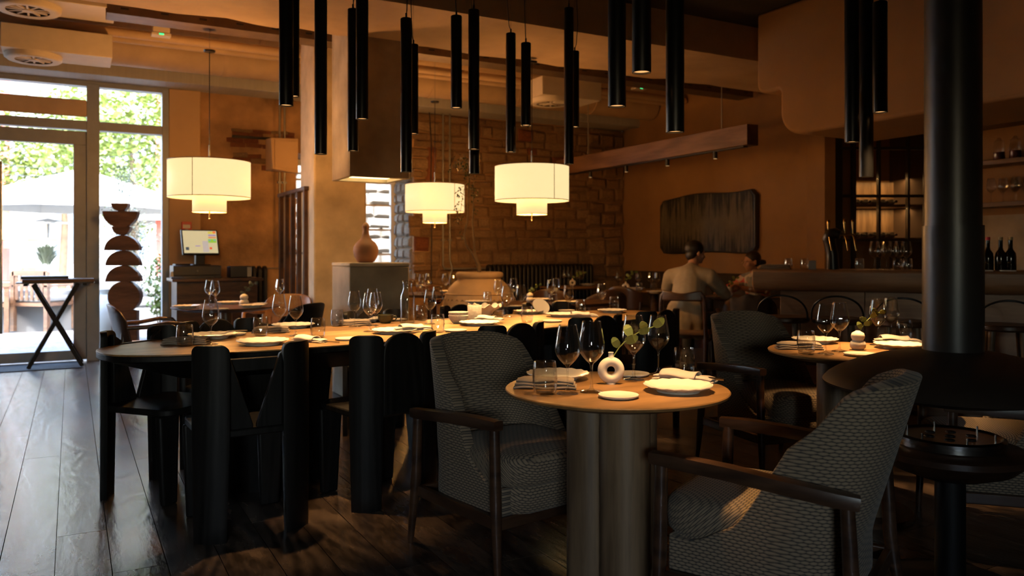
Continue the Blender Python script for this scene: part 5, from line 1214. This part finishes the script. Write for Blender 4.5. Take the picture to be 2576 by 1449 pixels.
MB().prism(rrect(.72, .44, .03), 0, .012).build('base', 'black_plastic', ty); MB().box(-.30, .36, -.2, .2, .012, .045).build('wooden_insert', 'teak', ty, bevel=.004)
MB().prism(rrect(.44, .3, .03, cx=-.1), .045, .075).build('folder_stack', 'black_plastic', ty, bevel=.005)
tag(MB().box(-.7, .55, -.3, .3, 0, .008).build('doormat', 'doormat', loc=(*G(55, 926), .001), rotz=TH), 'dark doormat inside the entrance door', 'mat')
# ================================================================== people
def limb(m, pts, rs, n=12):
    m.tube(pts, rs, n)
    for p, r in ((pts[0], rs[0]), (pts[-1], rs[-1])): m.ball(p, r*.99, 12, 8)
    for p, r in list(zip(pts, rs))[1:-1]: m.ball(p, r*1.0, 12, 8)
def fuse(m, name, mat, parent, voxel=.009, smooth=4):
    o = m.build(name, mat, parent, smooth=180)
    r = o.modifiers.new('fuse', 'REMESH'); r.mode = 'VOXEL'; r.voxel_size = voxel; r.use_smooth_shade = True
    if smooth: s = o.modifiers.new('smooth', 'SMOOTH'); s.iterations = smooth; s.factor = .5
    return o
def head(m, c, yaw, tilt=0, s=1.0):
    """skull, jaw, nose, brow, lips and ears, face towards local +Y turned by yaw"""
    R = Matrix.Translation(c) @ Matrix.Rotation(yaw, 4, 'Z') @ Matrix.Rotation(tilt, 4, 'X') @ Matrix.Scale(s, 4)
    q = MB()
    q.ball((0, -.012, .028), .082, 20, 14, .92, 1.13, 1.02); q.ball((0, .03, -.035), .060, 16, 12, .92, 1.0, 1.15); q.ball((0, .062, -.078), .026, 12, 8, 1.05, .9, .8)
    q.tube([(0, .078, .012), (0, .094, -.018), (0, .104, -.032), (0, .088, -.040)], [.009, .011, .014, .012], 10); q.ball((0, .102, -.030), .014)
    for s_ in (-1, 1): q.ball((s_*.080, -.008, -.008), .022, 10, 8, .35, .8, 1.35); q.ball((s_*.030, .080, .018), .016, 10, 8, 1.3, .6, .5); q.ball((s_*.043, .058, -.022), .022)
    q.ball((0, .086, -.056), .013, 10, 8, 1.7, .7, .5)
    m.v, m.f = m.v, m.f; m.add([R @ Vector(v) for v in q.v], q.f); return R
def hand(m, wrist, d, up, s=1.0, curl=.5, side=1):
    """palm, four bent fingers of unequal length and a thumb from the side of the palm"""
    d = Vector(d).normalized(); up = Vector(up); x = d.cross(up).normalized()*side; up = x.cross(d).normalized()*side; w_ = Vector(wrist)
    for k in (-1, 0, 1): m.tube([w_+x*k*.010*s, w_+d*.05*s+x*k*.022*s, w_+d*.088*s+x*k*.026*s], [.019*s, .017*s, .013*s], 10)
    for k, L in ((-1.5, .062), (-.5, .076), (.5, .080), (1.5, .070)):
        b = w_+d*.085*s+x*k*.017*s; p1 = b+d*L*.45*s-up*L*.25*curl*s; p2 = p1+d*L*.30*s-up*L*.42*curl*s; p3 = p2+d*L*.16*s-up*L*.42*curl*s
        limb(m, [b, p1, p2, p3], [.0095*s, .0088*s, .0080*s, .0068*s], 8)
    b = w_+d*.025*s+x*.024*s; limb(m, [b, b+d*.030*s+x*.024*s-up*.008*s, b+d*.060*s+x*.026*s-up*.018*s], [.013*s, .0105*s, .0085*s], 8)
def person(name, label, loc, rot): return thing(name, label, 'person', loc, rot)
# --- guest with his back to us
MF = (.50, .866)
mn = person('person', 'seated person with short dark hair in a tan linen jacket, seen from behind', (MAN.x, MAN.y, 0), face(*MF))
b = MB(); hc = Vector((.02, .20, 1.212)); HR = head(b, hc, -.75, -.12)
limb(b, [(0, .115, 1.03), (.012, .165, 1.13)], [.058, .052])
HL, HRt = Vector((-.16, .50, .80)), Vector((.17, .53, .80))
limb(b, [HL+Vector((-.04, -.10, .0)), HL], [.030, .024]); limb(b, [HRt+Vector((.04, -.10, 0)), HRt], [.030, .024])
hand(b, HL, (.45, .88, -.05), (0, 0, 1), 1, .4, 1); hand(b, HRt, (-.30, .90, .05), (0, 0, 1), 1, .6, -1)
for s, e in ((-1, HL), (1, HRt)): limb(b, [(0, .10, 1.0), (s*.17, .095, .97), (s*.285, .29, .805), e+Vector((s*.04, -.10, 0))], [.05, .045, .035, .030])
fuse(b, 'body', 'skin', mn, .007, 3)
h = MB(); h.ball((0, -.022, .042), .092, 20, 14, .94, 1.10, .98); h.ball((0, -.055, -.015), .066, 16, 10, 1.05, .75, 1.05); h.v = [tuple(HR @ Vector(v)) for v in h.v]
fuse(h, 'hair', 'hair_dark', mn, .009, 4)
j = MB()
limb(j, [(0, -.05, .53), (0, -.02, .66), (0, .03, .82), (0, .075, .95)], [.165, .160, .165, .155], 18)
for s in (-1, 1):
    j.tube([(0, .07, .93), (s*.10, .085, .985), (s*.185, .09, .985)], [.14, .105, .078], 14); j.ball((s*.195, .095, .975), .082)
    limb(j, [(s*.205, .10, .965), (s*.275, .20, .855), (s*.295, .30, .80)], [.076, .064, .056])
    e = HL if s < 0 else HRt; limb(j, [(s*.295, .30, .80), Vector((s*.25, .38, .80)), e+Vector((s*.035, -.08, .0))], [.056, .050, .040])
    limb(j, [(s*.09, -.07, .66), (s*.11, -.06, .54), (s*.12, -.05, .46)], [.10, .11, .10])
limb(j, [(0, .075, 1.0), (0, .105, 1.055)], [.085, .068], 14); j.v = [(x, y*(.86 if y < .1 else 1), z) for x, y, z in j.v]
fuse(j, 'jacket', 'jacket', mn, .010, 5)
MB().tube([(.075*math.cos(2*PI*i/20)+.005, .118+.062*math.sin(2*PI*i/20), 1.062+.018*math.sin(2*PI*i/20+PI)) for i in range(21)], .022, 10, cap=False).build('collar', 'jacket', mn, smooth=180)
t = MB()
for s in (-1, 1): limb(t, [(s*.09, .0, .545), (s*.13, .42, .54), (s*.13, .44, .30), (s*.13, .42, .09)], [.095, .075, .062, .055])
fuse(t, 'trousers', 'denim', mn, .010, 3)
for s in (-1, 1): MB().ball((s*.13, .475, .045), .045, 14, 10, 1.0, 2.5, 1.0).build('shoe', 'black_plastic', mn, smooth=180)
# --- guest facing left
WL = Vector((2.86, 9.28, 0)); WF = (-.80, -.60)
wm = person('person', 'seated person with glasses and tied back dark hair in a flowered top', WL, face(*WF))
wyaw = math.atan2(-.05, -1)-math.atan2(WF[1], WF[0])
wyaw = (math.atan2(-.18, -1.0)-math.atan2(WF[1], WF[0])+PI) % (2*PI)-PI
b = MB(); hc = Vector((0, .10, 1.115)); HR = head(b, hc, wyaw, -.12, .97)
limb(b, [(0, .03, .92), (0, .07, 1.04)], [.052, .045])
WLh, WRh = Vector((-.12, .50, .83)), Vector((.10, .42, .79))
limb(b, [(-.25, .22, .80), (-.22, .34, .80), WLh], [.042, .035, .023]); limb(b, [(.24, .20, .80), (.20, .30, .79), WRh], [.042, .035, .023])
hand(b, WLh, (.1, .85, .35), (0, -.3, 1), .92, .7, 1); hand(b, WRh, (-.7, .6, 0), (0, 0, 1), .92, .4, -1)
for s in (-1, 1): limb(b, [(0, .02, .90), (s*.15, .03, .89), (s*.245, .20, .80)], [.045, .042, .040])
fuse(b, 'body', 'skin', wm, .007, 3)
h = MB(); h.ball((0, -.024, .042), .090, 20, 14, .94, 1.08, .98); h.ball((0, -.05, .0), .070, 14, 10, 1.0, .8, 1.0); h.ball((0, -.135, -.025), .045, 14, 10, .9, 1.1, .85); h.v = [tuple(HR @ Vector(v)) for v in h.v]
fuse(h, 'hair', 'hair_brown', wm, .009, 3)
gl = MB()
for s in (-1, 1):
    gl.tube([(s*.032+.024*math.cos(2*PI*i/16), .103, .006+.019*math.sin(2*PI*i/16)) for i in range(17)], .0016, 6, cap=False); gl.tube([(s*.056, .100, .012), (s*.078, .0, .010)], .0018, 6)
gl.tube([(-.008, .104, .008), (.008, .104, .008)], .0016, 6); gl.v = [tuple(HR @ Vector(v)) for v in gl.v]; gl.build('spectacles', 'cutlery_steel', wm, smooth=60)
j = MB(); limb(j, [(0, -.06, .50), (0, -.04, .64), (0, .0, .80), (0, .02, .89)], [.145, .135, .140, .125], 18)
for s in (-1, 1): j.tube([(0, .02, .88), (s*.09, .025, .92), (s*.16, .03, .91)], [.11, .085, .065], 14); j.ball((s*.165, .03, .905), .068); limb(j, [(s*.17, .04, .895), (s*.23, .12, .82), (s*.25, .20, .80)], [.066, .058, .054])
fuse(j, 'blouse', 'floral', wm, .010, 4)
t = MB()
for s in (-1, 1): limb(t, [(s*.08, -.02, .52), (s*.11, .36, .52), (s*.11, .38, .28), (s*.11, .36, .08)], [.09, .068, .055, .048])
fuse(t, 'trousers', 'denim', wm, .011, 3)
for s in (-1, 1): MB().ball((s*.11, .41, .04), .04, 14, 10, 1.0, 2.4, 1.0).build('shoe', 'black_plastic', wm, smooth=180)
# coat over the chair back
ct = thing('coat', 'dark coat hung over the back of the shell armchair', 'coat', (2.30, 7.75, 0), face(.2, .98))
def fn(u, v):
    a = (u-.5)*1.9; s = (v-.5)*2
    x = .235*math.sin(a); y = -.15-.12*math.cos(a)-.07; z = .83-.05*abs(a)-abs(s)*(.38 if s < 0 else .22)+.008*math.sin(u*20)
    return (x, y+(-.03 if s < 0 else .05)*min(1, abs(s)*4)-.01*math.sin(u*23)*abs(s), z)
MB().grid(fn, 24, 14).build('cloth', 'dark_fabric', ct, smooth=180, solid=.012)
# ================================================================== outside
struct(MB().box(-30, 30, 10.4, 70, -.3, -.10).build('ground', 'ext_stone', rotz=TH), 'paved yard outside')
dkf = struct(MB().box(-6, 3.2, 10.35, 14.6, -.1, -.045).build('floor_terrace', 'deck_wood', rotz=TH), 'wooden terrace deck')
dm = MB().box(-4.6, 4.6, -.066, .066, -.045, -.02).mesh('deck_board', 'deck_wood')
for k in range(30):
    o = bpy.data.objects.new('deck_board', dm); COL.objects.link(o); o.parent = dkf; o.location = (-1.4, 10.44+k*.14, 0)
nb = struct(MB().box(2.0, 6.0, 12.6, 13.0, -.1, 5).build('wall_neighbour', 'ext_stone', rotz=TH), 'sunlit stone wall outside the rear window')
zc = .6
while zc < 3.0:
    hh = rnd.uniform(.16, .26); x = 2.2
    while x < 5.2:
        wd = rnd.uniform(.3, .55); put_stone(x+wd/2, zc+hh/2, wd*.96, hh*.93, .05, rnd.choice(PAL), 12.6, par=nb); x += wd
    zc += hh
def bush(name, label, cat, loc, blobs, mat, n, ls, seed, trunk=None, leafw=.5):
    r = random.Random(seed); t_ = thing(name, label, cat, loc)
    m = MB()
    for k in range(n):
        c, R, sz = r.choice(blobs); v = Vector((r.gauss(0, 1), r.gauss(0, 1), r.gauss(0, 1))).normalized()*(r.random()**.4)
        p = Vector(c)+Vector((v.x*R, v.y*R, v.z*R*sz)); L = r.uniform(.7, 1.3)*ls
        m.leaf(p, (r.uniform(-1, 1), r.uniform(-1, 1), r.uniform(-.7, .7)), L, L*leafw, (r.uniform(-.4, .4), r.uniform(-.4, .4), 1))
    f = m.build('crown', mat, t_); f['kind'] = 'stuff'
    for pts, rs in trunk or (): MB().tube(pts, rs, 8).build('trunk', 'bark', t_, smooth=60)
    return t_
def out(px, py, d): return P(px, py, d)
q = out(325, 800, 11.6); q.z = -.02
bush('olive_tree', 'grey green olive tree outside behind the totem', 'tree', q, [((-.05, 0, 1.95), .34, 1.5), ((.08, 0, 1.45), .34, 1.2), ((.1, .1, 1.0), .28, 1.2), ((-.1, 0, 2.3), .2, 1.4)], 'leaf_olive', 2200, .055, 1, [([(0, 0, 0), (.03, 0, .5), (-.02, 0, 1.2), (0, 0, 2.0)], [.03, .025, .02, .01])], .28)
q = out(400, 800, 11.2); q.z = -.02
bush('garden_bush', 'bright green bush outside at the right window edge', 'bush', q, [((0, 0, .85), .26, 1.2), ((.05, 0, .55), .2, 1.2), ((.1, 0, 1.05), .18, 1)], 'leaf_bright', 900, .07, 2, [([(0, 0, 0), (.03, 0, .6)], [.015, .01]), ([(.02, 0, 0), (-.06, 0, .6)], [.012, .008])], .5)
for k, (px, d, rz, hz, lb) in enumerate(((330, 21, 2.3, 4.3, 'sunlit yellow green tree behind the right window'), (155, 24, 2.0, 4.4, 'sunlit tree seen through the entrance door'), (420, 30, 2.8, 4.0, 'distant leafy tree at the right window edge'), (-260, 22, 2.6, 4.2, 'leafy tree beyond the left window'))):
    q = out(px, 640, d); q.z = -.1
    bush('garden_tree', lb, 'tree', q, [((0, 0, hz), rz, .9), ((rz*.4, 0, hz+1.0), rz*.7, .8), ((-rz*.4, .2, hz-.6), rz*.7, .8)], 'leaf_bright', 5200, .17, 10+k, [([(0, 0, 0), (.1, 0, hz*.5), (0, 0, hz)], [.14, .10, .05])], .6)
def parasol(px, d, w, zb, zt, mat, label):
    q = out(px, 640, d); t_ = thing('parasol', label, 'parasol', (q.x, q.y, -.1), TH)
    n = 8; vs = [(w/2*math.cos(2*PI*(i+.5)/n)*1.1, w/2*math.sin(2*PI*(i+.5)/n)*1.1, zb) for i in range(n)]+[(0, 0, zt)]
    MB().add(vs+[(x, y, z-.22) for x, y, z in vs[:n]], [(i, (i+1) % n, n) for i in range(n)]+[(i, n+1+i, n+1+(i+1) % n, (i+1) % n) for i in range(n)]).build('canopy', mat, t_, solid=.01)
    MB().tube([(0, 0, 0), (0, 0, zt)], .03, 10).build('pole', 'steel', t_, smooth=50)
    for i in range(n): MB().tube([vs[i], (0, 0, zt-.02)], .012, 6).build('rib', 'steel', t_)
    MB().box(-.35, .35, -.35, .35, 0, .08).build('base', 'concrete', t_)
parasol(205, 18.5, 4.2, 2.55, 3.3, 'canvas_white', 'large white parasol spanning door and window'); parasol(-10, 24, 3.2, 1.95, 2.75, 'canvas_yellow', 'yellow parasol at the left edge of the door'); parasol(440, 27, 4.0, 2.6, 3.4, 'canvas_white', 'distant white parasol at the right window edge')
q = out(120, 640, 17.0); ph = thing('patio_heater', 'slim patio heater with a round cap on the terrace', 'heater', (q.x, q.y, -.1))
MB().lathe([(0, 2.08), (.42, 1.98), (.42, 1.96), (0, 2.0)], 28).build('cap', 'steel', ph, smooth=40); MB().lathe([(.07, 1.65), (.1, 1.95)], 16).build('burner', 'steel', ph, smooth=50); MB().lathe([(.2, 0), (.2, .5), (.03, .55), (.03, 1.65)], 20).build('pole', 'steel', ph, smooth=50)
def make_teak_chair():
    t_ = thing('garden_chair', '', 'chair')
    for sx in (-.28, .28):
        for sy in (-.27, .27): MB().box(sx-.03, sx+.03, sy-.03, sy+.03, 0, .86 if sy < 0 else .64).build('leg', 'teak', t_)
        MB().box(sx-.04, sx+.04, -.3, .33, .64, .665).build('arm', 'teak', t_)
    for k in range(6): MB().box(-.22+k*.085-.02, -.22+k*.085+.02, -.285, -.265, .45, .80).build('slat', 'teak', t_)
    MB().box(-.28, .28, -.3, -.25, .80, .88).build('top_rail', 'teak', t_); MB().box(-.28, .28, -.28, .28, .36, .41).build('seat', 'teak', t_); MB().box(-.25, .25, -.24, .27, .41, .50).build('cushion', 'cushion_grey', t_, bevel=.03)
    return t_
KTC = Kind(make_teak_chair)
for px, d, f, lb in ((112, 12.9, (.2, 1), 'slatted teak garden chair in the middle of the door pane'), (-30, 12.6, (.9, .4), 'teak garden chair at the left edge of the door pane'), (60, 15.2, (-.2, -1), 'teak garden chair further out on the terrace')):
    q = out(px, 640, d); KTC.put((q.x, q.y, -.02), face(*f), lb, 'teak garden chairs', 1.1)
q = out(70, 640, 13.9); gt = thing('garden_table', 'teak garden table carrying a white flower pot', 'table', (q.x, q.y, -.02), TH)
MB().box(-.75, .75, -.42, .42, .70, .74).build('tabletop', 'teak', gt)
for sx in (-.68, .68):
    for sy in (-.36, .36): MB().box(sx-.04, sx+.04, sy-.04, sy+.04, 0, .70).build('leg', 'teak', gt)
q = out(116, 640, 13.8); fp = thing('flower_pot', 'white round pot with wild flowers on the garden table', 'pot', (q.x, q.y, .72))
MB().lathe([(0, 0), (.12, 0), (.2, .08), (.2, .16), (.11, .25), (.12, .29)], 24).build('pot', 'ext_white', fp, smooth=60)
m = MB(); r = random.Random(4)
for k in range(260): a, e = r.random()*6.28, r.random(); m.leaf((.05*math.cos(a), .05*math.sin(a), .27+.2*e), (math.cos(a)*.7, math.sin(a)*.7, 1), .25*r.uniform(.6, 1.2), .03)
f = m.build('flowers', 'leaf_olive', fp); f['kind'] = 'stuff'
q = out(278, 640, 11.3); ur = thing('garden_urn', 'large white urn outside below the totem', 'pot', (q.x, q.y, -.02))
MB().lathe([(0, 0), (.18, 0), (.27, .2), (.29, .42), (.22, .6), (.15, .66), (.18, .72), (.15, .72)], 28).build('body', 'ext_white', ur, smooth=60)
q = out(360, 640, 13.2); lw = thing('lounge_bench', 'pale low lounge bench with cushions outside the right window', 'bench', (q.x, q.y, -.02), TH)
MB().box(-.9, .9, -.35, .35, 0, .35).build('base', 'ext_white', lw, bevel=.02); MB().box(-.86, .86, -.33, .3, .35, .5).build('seat_cushion', 'cushion_grey', lw, bevel=.05)
for x in (-.45, .45): MB().box(x-.4, x+.4, .2, .36, .5, .85).build('back_cushion', 'cushion_grey', lw, bevel=.06)
pw = thing('planter_wall', 'long pale planter wall behind the terrace', 'planter', RM(-1.0, 15.2), TH)
MB().box(-6, 4.5, -.2, .2, -.1, .62).build('trough', 'ext_wall', pw, bevel=.02)
# buildings behind the garden
def building(B, A, w, dpt, h, mat, label, rows, cols, wm='ext_window'):
    t_ = thing('building', label, 'building', RM(B, A, -.1), TH)
    MB().box(-w/2, w/2, 0, dpt, 0, h).build('walls', mat, t_)
    MB().box(-w/2-.2, w/2+.2, -.2, dpt+.2, h, h+.3).build('roof', 'ext_wall', t_)
    for r_ in range(rows):
        for c in range(cols):
            x = -w/2+w*(c+.5)/cols; z = 1.0+h*(r_)/rows; f = MB().box(x-w/cols*.3, x+w/cols*.3, -.06, .02, z, z+h/rows*.6).build('window', 'ext_white', t_)
            MB().box(x-w/cols*.26, x+w/cols*.26, -.08, -.05, z+.08, z+h/rows*.6-.08).build('pane', wm, f)
building(-11, 38, 12, 6, 16, 'ext_wall', 'grey blue office building behind the garden', 5, 5); building(3.5, 40, 14, 6, 18, 'ext_white', 'pale apartment building behind the trees', 5, 6); building(-27, 34, 14, 6, 14, 'ext_white', 'white building far left behind the yard', 4, 5)
for px, lb in ((14, 'red steel post left of the door pane'), (402, 'red steel post at the right window')):
    q = out(px, 640, 26); tag(MB().box(-.09, .09, -.09, .09, 0, 7.5).build('steel_post', 'ext_red', loc=(q.x, q.y, -.1)), lb, 'post', 'red steel posts')
for k, (a, b2, d, lb) in enumerate((((-60, 395), (200, 415), 15.0, 'upper string of festoon bulbs across the door'), ((-60, 425), (200, 430), 15.5, 'lower string of festoon bulbs across the door'), ((250, 395), (430, 345), 15.0, 'string of festoon bulbs across the right window'))):
    p0, p1 = out(*a, d), out(*b2, d); sg = thing('string_lights', lb, 'lights', (0, 0, 0)); N = 8
    pts = [p0.lerp(p1, i/N)+Vector((0, 0, -.12*math.sin(PI*i/N))) for i in range(N+1)]
    MB().tube(pts, .006, 5).build('cable', 'black_plastic', sg)
    for p in pts[1:-1]: MB().ball(p+Vector((0, 0, -.06)), .035, 8, 6, 1, 1, 1.4).build('bulb', 'ext_white', sg, smooth=60)
